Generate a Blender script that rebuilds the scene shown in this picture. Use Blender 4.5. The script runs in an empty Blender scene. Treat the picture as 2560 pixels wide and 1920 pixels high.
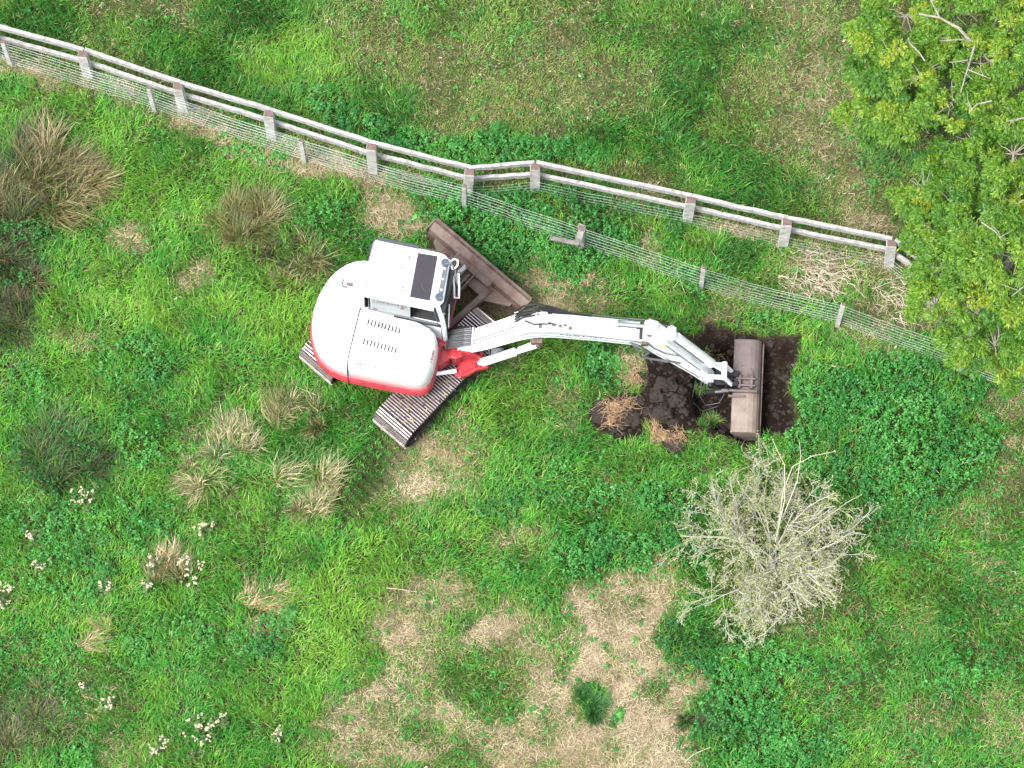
import bpy, math, random
import numpy as np
from mathutils import Vector, Matrix
random.seed(7); rng = np.random.default_rng(11)
R = math.radians
# ------------------------------------------------------------------ camera, sky, sun
sc = bpy.context.scene
TH = R(18); FPX = 10000.0; DIST = 10000/150.0     # long lens looking down, 18 degrees off the vertical
cd = bpy.data.cameras.new('camera'); cam = bpy.data.objects.new('camera', cd); sc.collection.objects.link(cam)
cam.location = (0, -DIST*math.sin(TH), DIST*math.cos(TH)); cam.rotation_euler = (TH, 0, 0)
cd.sensor_width = 36; cd.lens = 36*FPX/2560; cd.clip_end = 3000; cd.clip_start = 1
sc.camera = cam
SUN_EL, SUN_AZ = R(60), R(-125)     # azimuth from +Y towards +X
w = bpy.data.worlds.new('World'); sc.world = w; w.use_nodes = True
nt = w.node_tree; bg = nt.nodes['Background']
sky = nt.nodes.new('ShaderNodeTexSky'); sky.sky_type = 'NISHITA'; sky.sun_disc = False
sky.sun_elevation = SUN_EL; sky.sun_rotation = SUN_AZ; sky.dust_density = 3.0; sky.air_density = 1.0
hs = nt.nodes.new('ShaderNodeHueSaturation'); hs.inputs['Saturation'].default_value = 0.35   # overcast: greyer than blue sky
nt.links.new(sky.outputs[0], hs.inputs['Color']); nt.links.new(hs.outputs[0], bg.inputs[0]); bg.inputs[1].default_value = 0.13
sd = bpy.data.lights.new('sun', 'SUN'); sd.energy = 1.7; sd.angle = R(20); sd.color = (1, .97, .92)
sun = bpy.data.objects.new('sun', sd); sc.collection.objects.link(sun)
sv = Vector((math.sin(SUN_AZ)*math.cos(SUN_EL), math.cos(SUN_AZ)*math.cos(SUN_EL), math.sin(SUN_EL)))
sun.rotation_euler = sv.to_track_quat('Z', 'Y').to_euler(); sun.location = sv*40
sc.view_settings.view_transform = 'Standard'; sc.view_settings.look = 'None'; sc.view_settings.exposure = 1.58; sc.view_settings.gamma = 1
sc.cycles.max_bounces = 5; sc.cycles.diffuse_bounces = 3; sc.cycles.glossy_bounces = 2; sc.cycles.transmission_bounces = 3; sc.cycles.transparent_max_bounces = 4

# ------------------------------------------------------------------ helpers
def P(px, py, z=0.0):
    """point of the place seen at photo pixel (2560 wide) that lies at height z"""
    x = (px-1280)/FPX; y = (py-960)/FPX; s, c = math.sin(TH), math.cos(TH)
    dx, dy, dz = x, -y*c+s, -y*s-c
    t = (z-DIST*c)/dz
    return Vector((dx*t, -DIST*s+dy*t, z))
def Dp(x, y, z=0.0): return P(x*2560/2212, y*2560/2212, z)
def to_disp(X, Y, Z=0.0):
    s, c = math.sin(TH), math.cos(TH)
    rx, ry, rz = X, Y+DIST*s, Z-DIST*c
    u = ry*c+rz*s; d = ry*s-rz*c
    k = 2212/2560
    return (1280+FPX*rx/d)*k, (960-FPX*u/d)*k
def link(o): sc.collection.objects.link(o); return o
def tag(o, label=None, cat=None, group=None, kind=None):
    if label: o['label'] = label
    if cat: o['category'] = cat
    if group: o['group'] = group
    if kind: o['kind'] = kind
    return o
def empty(name, loc, label, cat, group=None):
    o = bpy.data.objects.new(name, None); link(o); o.location = loc; o.empty_display_size = .2
    return tag(o, label, cat, group)
def lin(c): return tuple(c)+(1,) if len(c) == 3 else c
def mat(name, col, rough=.6, metal=0., var=.0, scale=4., col2=None, bump=0., spec=.5, detail=6., thr=(.35, .65), coat=0):
    m = bpy.data.materials.new(name); m.use_nodes = True; n = m.node_tree; b = n.nodes['Principled BSDF']
    b.inputs['Base Color'].default_value = lin(col); b.inputs['Roughness'].default_value = rough; b.inputs['Metallic'].default_value = metal
    b.inputs['Specular IOR Level'].default_value = spec; b.inputs['Coat Weight'].default_value = coat
    tc = n.nodes.new('ShaderNodeTexCoord')
    nz = n.nodes.new('ShaderNodeTexNoise'); nz.inputs['Scale'].default_value = scale; nz.inputs['Detail'].default_value = detail; nz.inputs['Roughness'].default_value = .65
    n.links.new(tc.outputs['Object'], nz.inputs['Vector'])
    cr = n.nodes.new('ShaderNodeValToRGB'); cr.color_ramp.elements[0].position = thr[0]; cr.color_ramp.elements[1].position = thr[1]
    c2 = col2 if col2 else tuple(min(1, c*(1-var)) for c in col)
    cr.color_ramp.elements[0].color = lin(c2); cr.color_ramp.elements[1].color = lin(col)
    n.links.new(nz.outputs['Fac'], cr.inputs[0]); n.links.new(cr.outputs[0], b.inputs['Base Color'])
    if bump:
        n2 = n.nodes.new('ShaderNodeTexNoise'); n2.inputs['Scale'].default_value = scale*4; n2.inputs['Detail'].default_value = 5
        n.links.new(tc.outputs['Object'], n2.inputs['Vector'])
        bp = n.nodes.new('ShaderNodeBump'); bp.inputs['Strength'].default_value = bump; bp.inputs['Distance'].default_value = .02
        n.links.new(n2.outputs['Fac'], bp.inputs['Height']); n.links.new(bp.outputs[0], b.inputs['Normal'])
    return m
def mat_attr(name, rough=.7, trans=.25, spec=.3, bump=0):
    m = bpy.data.materials.new(name); m.use_nodes = True; n = m.node_tree; b = n.nodes['Principled BSDF']; out = n.nodes['Material Output']
    a = n.nodes.new('ShaderNodeAttribute'); a.attribute_name = 'col'
    b.inputs['Roughness'].default_value = rough; b.inputs['Specular IOR Level'].default_value = spec
    n.links.new(a.outputs['Color'], b.inputs['Base Color'])
    if trans > 0:
        t = n.nodes.new('ShaderNodeBsdfTranslucent'); mx = n.nodes.new('ShaderNodeMixShader'); mx.inputs[0].default_value = trans
        n.links.new(a.outputs['Color'], t.inputs['Color']); n.links.new(b.outputs[0], mx.inputs[1]); n.links.new(t.outputs[0], mx.inputs[2]); n.links.new(mx.outputs[0], out.inputs['Surface'])
    if bump:
        tc = n.nodes.new('ShaderNodeTexCoord'); n2 = n.nodes.new('ShaderNodeTexNoise'); n2.inputs['Scale'].default_value = 25; n2.inputs['Detail'].default_value = 8
        n.links.new(tc.outputs['Object'], n2.inputs['Vector'])
        bp = n.nodes.new('ShaderNodeBump'); bp.inputs['Strength'].default_value = bump; bp.inputs['Distance'].default_value = .04
        n.links.new(n2.outputs['Fac'], bp.inputs['Height']); n.links.new(bp.outputs[0], b.inputs['Normal'])
        mc = n.nodes.new('ShaderNodeMix'); mc.data_type = 'RGBA'; mc.blend_type = 'MULTIPLY'; mc.inputs[0].default_value = .75
        r2 = n.nodes.new('ShaderNodeValToRGB'); r2.color_ramp.elements[0].position = .35; r2.color_ramp.elements[0].color = (.35, .35, .35, 1); r2.color_ramp.elements[1].position = .62
        n.links.new(n2.outputs['Fac'], r2.inputs[0]); n.links.new(a.outputs['Color'], mc.inputs[6]); n.links.new(r2.outputs[0], mc.inputs[7]); n.links.new(mc.outputs[2], b.inputs['Base Color'])
    return m

class MB:
    """collects shapes, links them as ONE mesh object"""
    def __init__(s): s.v = []; s.f = []; s.c = []; s.col = None
    def add(s, vs, fs):
        o = len(s.v); s.v += [tuple(v) for v in vs]; s.f += [tuple(i+o for i in f) for f in fs]
        if s.col is not None: s.c += [s.col]*len(vs)
    def box(s, o, ax, ay, az, bev=0):
        """box from centre and three half-vectors, edges chamfered by bev"""
        o = Vector(o); ax, ay, az = Vector(ax), Vector(ay), Vector(az)
        if not bev:
            vs = [o+ax*i+ay*j+az*k for i in (-1, 1) for j in (-1, 1) for k in (-1, 1)]
            s.add(vs, [(0, 1, 3, 2), (4, 6, 7, 5), (0, 4, 5, 1), (2, 3, 7, 6), (0, 2, 6, 4), (1, 5, 7, 3)]); return
        L = [ax.length, ay.length, az.length]; A = [ax.normalized(), ay.normalized(), az.normalized()]
        vs = []; idx = {}
        for i in (-1, 1):
            for j in (-1, 1):
                for k in (-1, 1):
                    sg = (i, j, k)
                    for q in range(3):
                        p = o.copy()
                        for r in range(3): p += A[r]*sg[r]*(L[r] if r == q else L[r]-bev)
                        idx[(sg, q)] = len(vs); vs.append(p)
        fs = []
        S = [(i, j, k) for i in (-1, 1) for j in (-1, 1) for k in (-1, 1)]
        for q in range(3):
            for d in (-1, 1):
                r, t = (q+1) % 3, (q+2) % 3; l = []
                for a, b in ((-1, -1), (1, -1), (1, 1), (-1, 1)):
                    g = [0, 0, 0]; g[q] = d; g[r] = a; g[t] = b; l.append(idx[(tuple(g), q)])
                fs.append(l if d > 0 else l[::-1])
        for q in range(3):
            r, t = (q+1) % 3, (q+2) % 3
            for a in (-1, 1):
                for b in (-1, 1):
                    g1 = [0]*3; g1[q] = -1; g1[r] = a; g1[t] = b; g2 = list(g1); g2[q] = 1; g1, g2 = tuple(g1), tuple(g2)
                    fs.append([idx[(g1, r)], idx[(g2, r)], idx[(g2, t)], idx[(g1, t)]])
        for g in S: fs.append([idx[(g, 0)], idx[(g, 1)], idx[(g, 2)]])
        s.add(vs, fs)
    def loft(s, rings, cap0=True, cap1=True):
        n = len(rings[0]); vs = [p for r in rings for p in r]; fs = []
        for k in range(len(rings)-1):
            for i in range(n):
                j = (i+1) % n; fs.append((k*n+i, k*n+j, (k+1)*n+j, (k+1)*n+i))
        if cap0: fs.append(tuple(range(n))[::-1])
        if cap1: fs.append(tuple((len(rings)-1)*n+i for i in range(n)))
        s.add(vs, fs)
    def tube(s, pts, r, n=8, r2=None, cap=True):
        pts = [Vector(p) for p in pts]; m = len(pts); rings = []
        up = Vector((0, 0, 1)); d0 = (pts[1]-pts[0]).normalized()
        if abs(d0.dot(up)) > .95: up = Vector((1, 0, 0))
        for i, p in enumerate(pts):
            d = (pts[min(i+1, m-1)]-pts[max(i-1, 0)])
            if d.length < 1e-9: d = d0
            d.normalize(); a = d.cross(up)
            if a.length < 1e-4: a = d.cross(Vector((0, 1, 0)))
            a.normalize(); b = a.cross(d)
            rr = r if r2 is None else r+(r2-r)*i/(m-1)
            if callable(r): rr = r(i/(m-1))
            rings.append([p+(a*math.cos(t)+b*math.sin(t))*rr for t in [2*math.pi*k/n for k in range(n)]])
        s.loft(rings, cap, cap)
    def disc(s, c, axis, r, h, n=20):
        c = Vector(c); axis = Vector(axis).normalized(); s.tube([c-axis*h/2, c+axis*h/2], r, n)
    def build(s, name, m, parent=None, off=(0, 0, 0), smooth=None, bevel=0):
        me = bpy.data.meshes.new(name); off = Vector(off)
        me.from_pydata([tuple(Vector(v)-off) for v in s.v], [], s.f); me.update()
        import bmesh as bmm
        bm = bmm.new(); bm.from_mesh(me); bmm.ops.recalc_face_normals(bm, faces=bm.faces); bm.to_mesh(me); bm.free()
        if s.c:
            a = me.color_attributes.new('col', 'FLOAT_COLOR', 'POINT'); a.data.foreach_set('color', np.array(s.c, dtype=np.float32).ravel())
        o = bpy.data.objects.new(name, me); link(o); me.materials.append(m)
        if parent: o.parent = parent
        if bevel:
            b = o.modifiers.new('bevel', 'BEVEL'); b.width = bevel; b.segments = 2; b.limit_method = 'ANGLE'; b.angle_limit = R(40)
        if smooth:
            me.polygons.foreach_set('use_smooth', [True]*len(me.polygons)); me.set_sharp_from_angle(angle=R(smooth))
        return o
def npmesh(name, V, quads, tris, col, m, parent=None, smooth=False):
    """big mesh straight from arrays"""
    me = bpy.data.meshes.new(name); nq, ntr = len(quads), len(tris)
    me.vertices.add(len(V)); me.vertices.foreach_set('co', np.ascontiguousarray(V, dtype=np.float32).ravel())
    loops = np.concatenate([np.asarray(quads, dtype=np.int32).ravel(), np.asarray(tris, dtype=np.int32).ravel()]).astype(np.int32)
    me.loops.add(len(loops)); me.loops.foreach_set('vertex_index', loops)
    st = np.concatenate([np.arange(nq)*4, nq*4+np.arange(ntr)*3]).astype(np.int32)
    me.polygons.add(nq+ntr); me.polygons.foreach_set('loop_start', st)
    me.update(calc_edges=True)
    if smooth: me.polygons.foreach_set('use_smooth', np.ones(nq+ntr, dtype=bool))
    a = me.color_attributes.new('col', 'FLOAT_COLOR', 'POINT')
    c4 = np.ones((len(V), 4), dtype=np.float32); c4[:, :3] = col; a.data.foreach_set('color', c4.ravel())
    o = bpy.data.objects.new(name, me); link(o); me.materials.append(m)
    if parent: o.parent = parent
    return o
_tabs = {}
def vnoise(x, y, scale, seed=0, octs=3):
    """value noise, numpy, 0..1"""
    x = np.asarray(x, dtype=float); y = np.asarray(y, dtype=float); tot = np.zeros(np.broadcast(x, y).shape); amp = 1.; nrm = 0.
    for o in range(octs):
        k = (seed, o)
        if k not in _tabs: _tabs[k] = np.random.default_rng(1000+seed*17+o).random((256, 256))
        T = _tabs[k]; X = x/scale+37.3*o+100; Y = y/scale+11.7*o+100
        xi = np.floor(X).astype(int); yi = np.floor(Y).astype(int); fx = X-xi; fy = Y-yi
        fx = fx*fx*(3-2*fx); fy = fy*fy*(3-2*fy)
        a = T[xi % 256, yi % 256]; b = T[(xi+1) % 256, yi % 256]; c = T[xi % 256, (yi+1) % 256]; d = T[(xi+1) % 256, (yi+1) % 256]
        tot += amp*((a*(1-fx)+b*fx)*(1-fy)+(c*(1-fx)+d*fx)*fy); nrm += amp; amp *= .5; scale /= 2
    return tot/nrm
def poly_sd(px, py, poly):
    """signed distance to polygon, positive inside"""
    n = len(poly); d = np.full(px.shape, 1e9); ins = np.zeros(px.shape, dtype=bool)
    for i in range(n):
        x1, y1 = poly[i]; x2, y2 = poly[(i+1) % n]; ex, ey = x2-x1, y2-y1
        t = np.clip(((px-x1)*ex+(py-y1)*ey)/(ex*ex+ey*ey+1e-9), 0, 1)
        d = np.minimum(d, np.hypot(px-x1-t*ex, py-y1-t*ey))
        c = ((y1 > py) != (y2 > py)); xx = (x2-x1)*(py-y1)/((y2-y1) if y2 != y1 else 1e-9)+x1
        ins ^= (c & (px < xx))
    return np.where(ins, d, -d)

# ------------------------------------------------------------------ what grows where (plan map, one cell ~3 cm; map axes follow the ground)
NX, NY, MS = 640, 560, 4.0         # map covers disp x -180..2380, y -240..2000
mx, my = np.meshgrid(np.arange(NX)*MS-180, np.arange(NY)*MS-240)
wx = mx+(vnoise(mx, my, 90, 1)-.5)*70+(vnoise(mx, my, 22, 2)-.5)*26
wy = my+(vnoise(mx, my, 90, 3)-.5)*70+(vnoise(mx, my, 22, 4)-.5)*26
#           straw leaf hgt  yel dark oliv bare
TY = dict(G=(.09, .10, 1.0, .36, .10, .06, 0), Y=(.10, .06, 1.1, .80, .0, .15, 0), D=(.04, .12, 1.1, .10, .60, .0, 0),
          O=(.17, .05, .44, .60, .10, .80, .0), S=(.97, .01, .35, .3, .0, .5, .25), T=(.55, .05, .6, .45, .1, .5, .08),
          N=(.02, .85, 1.1, .22, .12, .0, 0), K=(.05, .60, 1.1, .15, .65, .1, 0), B=(.45, .05, .6, .3, .4, .8, .35), H=(.10, .25, .8, .25, .2, .0, 0),
          E=(.60, .03, .45, .3, .35, .6, .55))
M = np.zeros((7, NY, NX)); M[:] = np.array(TY['G'])[:, None, None]
def mix(w, ty):
    t = np.array(TY[ty])[:, None, None]; M[:] = M*(1-w)+t*w
def ell(ty, cx, cy, rx, ry, a=0, al=1.0, ft=.35):
    c, s = math.cos(R(a)), math.sin(R(a)); dx, dy = wx-cx, wy-cy
    u = (dx*c+dy*s)/rx; v = (-dx*s+dy*c)/ry; q = np.sqrt(u*u+v*v)
    mix(np.clip((1+ft-q)/(2*ft), 0, 1)*al, ty)
def pol(ty, pts, al=1.0, ft=18):
    mix(np.clip(poly_sd(wx, wy, pts)/(2*ft)+.5, 0, 1)*al, ty)
FN = [(-250, 0), (0, 62), (178, 118), (384, 187), (580, 247), (802, 318), (1014, 385), (1156, 368), (1492, 440), (1700, 490), (1926, 540), (2000, 590), (2500, 720)]
pol('O', [(-300, -300), (2500, -300)]+[(x, y+40) for x, y in FN[::-1]], ft=6)
for a in [('D', 60, 40, 110, 60), ('G', 320, 90, 140, 45, 20, .8), ('D', 430, 120, 120, 60), ('D', 560, 20, 140, 60), ('Y', 650, 150, 110, 90), ('D', 560, 210, 100, 45, 20), ('D', 800, 225, 120, 60, 15, .8),
          ('Y', 200, 130, 90, 30, 15, .6), ('T', 1050, 130, 230, 90, 10, .12), ('G', 1000, 30, 230, 50, 0, .5), ('T', 1130, 230, 160, 60, 0, .15), ('N', 820, 290, 140, 40, 22), ('N', 1100, 325, 260, 32, 4), ('N', 700, 215, 60, 40, 20, .6),
          ('G', 1400, 60, 130, 70, 0, .7), ('D', 1480, 190, 70, 130, 10, .8), ('D', 1420, 320, 170, 60, 10), ('Y', 1560, 260, 70, 60, 0, .5), ('D', 1600, 80, 110, 70, 0, .6), ('D', 1600, 380, 150, 70, 14), ('G', 1540, 330, 80, 40, 0, .7),
          ('T', 1740, 100, 90, 110, 0, .4), ('T', 1790, 260, 90, 120, 0, .4), ('B', 1850, 400, 90, 60, 0, .6), ('K', 1930, 330, 60, 60, 0, .6), ('E', 1900, 480, 70, 26, 10), ('D', 1700, 430, 60, 30, 0, .6), ('K', 1990, 470, 60, 60)]:
    ell(*a)
# below the rail fence
pol('T', [(-200, 70), (180, 165), (400, 240), (600, 300), (800, 365), (1000, 440), (1000, 480), (880, 440), (700, 400), (520, 350), (380, 300), (200, 215), (0, 165), (-200, 120)], .85, 10)
for a in [('S', 60, 165, 90, 14, 15, .6), ('S', 230, 225, 80, 14, 18, .5), ('S', 430, 285, 90, 20, 20, .7), ('S', 560, 330, 90, 20, 20, .7), ('S', 680, 365, 80, 22, 20, .7), ('S', 790, 395, 80, 24, 24, .7), ('S', 870, 430, 50, 20, 24, .6), ('Y', 150, 260, 190, 60, 10), ('G', 420, 330, 120, 40, 20), ('N', 560, 330, 60, 25, 20, .4), ('Y', 330, 420, 130, 80), ('Y', 290, 640, 120, 70), ('G', 380, 560, 90, 90), ('T', 265, 520, 50, 34), ('T', 420, 600, 40, 26), ('T', 170, 740, 60, 30, 0, .7),
          ('K', 30, 560, 90, 90), ('G', 650, 440, 140, 50), ('N', 730, 480, 90, 50, 0, .45), ('D', 730, 560, 60, 60, 0, .6), ('S', 850, 468, 55, 42, 0, .85), ('E', 850, 480, 40, 24, 0, .6),
          ('Y', 560, 680, 110, 100), ('Y', 590, 800, 80, 50), ('G', 470, 760, 100, 70), ('N', 280, 790, 90, 80, 0, .7), ('N', 300, 920, 60, 80, 0, .7), ('D', 290, 900, 60, 60, 0, .5), ('K', 130, 990, 100, 80), ('T', 430, 940, 50, 30, 0, .5),
          ('D', 720, 920, 110, 70), ('D', 640, 980, 70, 50), ('D', 800, 1010, 90, 50, 40), ('G', 700, 1130, 90, 80), ('N', 180, 1130, 190, 60, 0, .55), ('N', 60, 860, 60, 60, 0, .5), ('G', 470, 1120, 120, 60), ('N', 340, 1170, 60, 50, 0, .4), ('Y', 760, 1250, 120, 90), ('G', 660, 1200, 80, 60),
          ('K', 570, 1240, 40, 50, 0, .5), ('N', 150, 1240, 160, 60, 0, .5), ('H', 100, 1410, 200, 90, 0, .7), ('N', 380, 1400, 120, 90, 0, .5), ('N', 600, 1390, 90, 60, 0, .7), ('Y', 700, 1400, 70, 90), ('Y', 640, 1530, 90, 100), ('T', 230, 1500, 80, 50, 0, .4),
          ('K', 70, 1540, 120, 90, 0, .7), ('B', 60, 1570, 90, 50, 0, .5), ('G', 400, 1480, 130, 60), ('D', 560, 1600, 120, 50, 0, .5), ('N', 160, 1640, 60, 40, 0, .6), ('T', 260, 1620, 70, 50, 0, .5),
          # middle
          ('T', 930, 1030, 100, 90, 20, .9), ('S', 900, 1060, 45, 34, 0, .8), ('S', 940, 985, 35, 20, 20, .6), ('T', 1010, 930, 60, 50, 0, .7), ('G', 1120, 860, 110, 90), ('Y', 1080, 880, 60, 60), ('D', 1130, 940, 70, 60, 0, .5), ('T', 1220, 880, 40, 60, 0, .5),
          ('T', 1080, 780, 60, 20, 0, .6), ('D', 1300, 780, 50, 40, 0, .6), ('G', 1000, 1180, 90, 90), ('N', 1080, 1100, 60, 50, 0, .5), ('N', 1180, 1050, 90, 50, 0, .5), ('D', 1180, 990, 110, 30, 0, .5), ('T', 1330, 1070, 60, 50, 0, .5), ('G', 1400, 1010, 90, 50), ('Y', 1440, 1040, 50, 30),
          ('N', 1310, 1090, 60, 34), ('N', 1430, 1095, 70, 80), ('D', 1350, 1130, 100, 26), ('N', 1300, 1195, 120, 50), ('N', 1450, 1190, 90, 40), ('T', 1130, 1180, 70, 40, 0, .7), ('D', 1150, 1270, 70, 70, 30), ('N', 1080, 1240, 50, 30, 0, .4)]:
    ell(*a)
for a in [('T', 890, 1340, 70, 90), ('S', 890, 1370, 50, 30, 0, .8), ('S', 960, 1320, 60, 22, -20, .6), ('T', 960, 1260, 50, 30), ('T', 1050, 1370, 120, 90, 0, .8), ('S', 1040, 1375, 45, 26, -20, .7), ('O', 1100, 1450, 150, 60, 0, .8), ('T', 850, 1470, 90, 60, -30), ('S', 830, 1480, 50, 26, -30, .6),
          ('T', 800, 1600, 120, 80), ('T', 950, 1560, 110, 90, 0, .9), ('D', 1020, 1480, 70, 60, 0, .6), ('D', 950, 1600, 90, 40, 0, .5), ('D', 1000, 1330, 30, 60, 20, .5), ('N', 1200, 1300, 60, 40, 0, .5)]:
    ell(*a)
pol('S', [(1260, 1260), (1330, 1250), (1420, 1225), (1470, 1250), (1460, 1310), (1440, 1360), (1480, 1430), (1560, 1500), (1570, 1540), (1520, 1600), (1500, 1700), (1060, 1700), (1080, 1600), (1150, 1560), (1170, 1440), (1250, 1390), (1230, 1310)], 1, 34)
for a in [('S', 870, 1380, 60, 30, 20, .4), ('S', 1060, 1360, 70, 30, -20, .5), ('S', 820, 1490, 50, 30, -30, .4), ('S', 980, 1540, 80, 30, 20, .4), ('S', 1130, 1600, 90, 60, 0, .8), ('S', 760, 1620, 80, 30, 0, .35), ('S', 900, 1640, 60, 24, 10, .5), ('S', 1540, 1560, 60, 40, 0, .5), ('T', 1180, 1400, 60, 60, 0, .6), ('S', 1000, 1290, 40, 20, 30, .5)]: ell(*a)
for a in [('D', 1280, 1520, 38, 42), ('G', 1230, 1440, 26, 40, 20, .8), ('D', 1370, 1300, 30, 14, 0, .5), ('G', 1300, 1400, 60, 16, 30, .4), ('G', 1430, 1370, 22, 18, 0, .8), ('H', 1420, 1480, 30, 26, 0, .7), ('D', 1510, 1545, 44, 30, 0, .8), ('K', 1460, 1390, 30, 60), ('T', 1180, 1570, 60, 30), ('G', 1170, 1650, 60, 20, 0, .5), ('N', 1336, 1545, 14, 12, 0, .9), ('O', 1330, 1310, 60, 24, 20, .4)]:
    ell(*a)
for a in [('K', 1560, 1410, 100, 80), ('N', 1680, 1440, 140, 60), ('N', 1620, 1560, 120, 90), ('K', 1540, 1600, 60, 60, 0, .6), ('N', 1700, 1620, 120, 60), ('N', 1900, 860, 230, 100), ('N', 1930, 990, 220, 100), ('K', 1930, 1120, 200, 70, 0, .7), ('N', 2040, 1060, 140, 70, 0, .7), ('K', 1830, 1000, 60, 60, 0, .6),
          ('H', 2000, 1320, 240, 160), ('H', 2100, 1520, 200, 160), ('G', 1960, 1260, 110, 60, 0, .8), ('D', 2060, 1270, 60, 60, 0, .6), ('T', 1990, 1330, 50, 50, 0, .5), ('D', 1980, 1430, 110, 40, 0, .5), ('T', 1990, 1540, 60, 36, 0, .6), ('T', 2180, 1560, 60, 60, 0, .6), ('H', 1800, 1500, 120, 90), ('N', 2100, 1450, 60, 40, 0, .5),
          ('T', 2080, 1120, 60, 40, 0, .5), ('B', 2160, 1050, 50, 60, 0, .7), ('E', 2190, 960, 40, 20, 0, .8), ('B', 2190, 870, 60, 40, 0, .8), ('B', 2120, 1240, 30, 40, 0, .4), ('T', 1880, 740, 110, 26, 20, .7), ('G', 1800, 780, 80, 30, 20), ('B', 1700, 1240, 130, 120, 0, .6),
          # strip between the two fences
          ('N', 980, 430, 90, 45, 15), ('N', 1010, 470, 90, 36, 10), ('N', 1080, 540, 120, 60, 30), ('N', 1180, 580, 110, 50, 25), ('N', 1240, 540, 90, 40, 20, .8), ('K', 1320, 440, 160, 36, 12), ('K', 1120, 440, 60, 30), ('N', 1150, 470, 60, 26), ('N', 1330, 500, 80, 26, 20), ('K', 1420, 480, 60, 40), ('T', 1400, 430, 50, 20, 10, .7), ('Y', 1390, 490, 50, 30, 0, .6),
          ('S', 1600, 500, 80, 22, 14, .8), ('Y', 1560, 530, 90, 24, 10, .6), ('T', 1400, 530, 30, 30, 0, .7), ('D', 1600, 560, 50, 40), ('T', 1780, 560, 90, 50, 10, .9), ('B', 1740, 610, 80, 30, 0, .7), ('D', 1650, 640, 60, 24), ('T', 1900, 620, 70, 60, 0, .8), ('B', 1950, 680, 90, 50, 0, .8),
          ('S', 1160, 620, 60, 40, 10, .8), ('E', 1120, 600, 40, 26, 0, .5), ('T', 1230, 660, 120, 36, 0, .8), ('S', 1190, 655, 60, 16, 0, .6), ('E', 1120, 690, 40, 30, 0, .7), ('T', 1330, 640, 60, 40, 20, .6), ('G', 1440, 660, 110, 36, 12), ('D', 1420, 695, 110, 16, 6, .6), ('N', 1500, 615, 60, 24, 20, .6), ('T', 1620, 650, 80, 24, 15, .7), ('B', 1560, 680, 30, 16, 0, .8), ('N', 1640, 690, 60, 20, 0, .5),
          ('E', 1040, 640, 60, 60, -40, .8), ('N', 1310, 790, 50, 34, 30), ('T', 1355, 800, 24, 50, 0, .9), ('E', 1390, 800, 24, 50, 0, .7)]:
    ell(*a)
M[0] = np.clip(M[0]*(.35+1.15*vnoise(mx, my, 34, 15, 3)), 0, 1)
# dug pit
K3 = lambda pts: [((1440+x/3.687)*2212/2560, (760+y/3.687)*2212/2560) for x, y in pts]
PIT_ALL = K3([(640, 480), (700, 260), (760, 180), (880, 215), (960, 290), (1080, 300), (1190, 240), (1220, 170), (1340, 210), (1480, 250), (1700, 310), (2060, 295), (2060, 480), (1990, 640), (1960, 780), (2010, 900), (1990, 1130), (1950, 1190), (1700, 1240), (1600, 1330), (1420, 1230), (1280, 1225), (1160, 1160), (1020, 1170), (900, 1130), (740, 1110), (600, 1020), (560, 860), (660, 740)])
PIT_DEEP = K3([(1120, 420), (1400, 350), (2020, 370), (2030, 480), (1960, 640), (1930, 800), (1990, 920), (1960, 1130), (1760, 1230), (1700, 1290), (1560, 1300), (1440, 1220), (1200, 1130), (1060, 1000), (1050, 700)])
ROOT1 = K3([(110, 1050), (170, 940), (330, 880), (560, 860), (640, 1000), (600, 1200), (430, 1265), (290, 1190), (180, 1130)])
ROOT2 = K3([(720, 1160), (800, 1120), (980, 1160), (1010, 1290), (960, 1370), (860, 1330), (760, 1240)])
wob = lambda a: (vnoise(mx, my, 30, 9)-.5)*a
dA = poly_sd(mx, my, PIT_ALL)+wob(16); dD = poly_sd(mx, my, PIT_DEEP)+wob(10); dR = np.maximum(poly_sd(mx, my, ROOT1), poly_sd(mx, my, ROOT2))+wob(8)
SOIL = np.clip(np.maximum(dA, dR)/4+.5, 0, 1)
# height field
HG = (vnoise(mx, my, 260, 20, 2)-.5)*.16+(vnoise(mx, my, 60, 21, 3)-.5)*.10
HG -= np.clip(dA/30, 0, 1)*.08
sm = np.clip(dD/16, 0, 1); sm = sm*sm*(3-2*sm)
HG = HG*(1-sm*.8)-sm*.38+SOIL*(vnoise(mx, my, 14, 22, 3)-.5)*.09
pile = np.exp(-(((mx-1440)/50)**2+((my-880)/55)**2)); HG += pile*.42*SOIL*(.6+.8*vnoise(mx, my, 18, 25, 2))
def foot(pts, ft=12): return np.clip(poly_sd(mx, my, pts)/ft+.5, 0, 1)
# wheel-less footprints of the machine: ground pressed flat, nothing grows through it
def grd(v): return to_disp(v[0], v[1], 0)
XO = Vector((-1.7876, .5692, 0)); UA = R(48.2); U = Vector((math.cos(UA), math.sin(UA), 0)); V = Vector((math.sin(UA), -math.cos(UA), 0))
def UV(u, v, z=0): return U*u+V*v+Vector((0, 0, z))
TR = [[grd(XO+UV(u, v*sg)) for u, v in ((-1.22, .44), (1.22, .44), (1.22, 1.22), (-1.22, 1.22))] for sg in (1, -1)]
TRm = np.maximum(foot(TR[0]), foot(TR[1])); BL = foot([grd(XO+UV(u, v)) for u, v in ((1.2, -.4), (1.7, -1.1), (1.98, -1.1), (1.98, 1.1), (1.7, 1.1), (1.2, .4))], 8)
FLAT = np.maximum(TRm, BL*.8); HG = HG*(1-FLAT)-.03*FLAT
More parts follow.
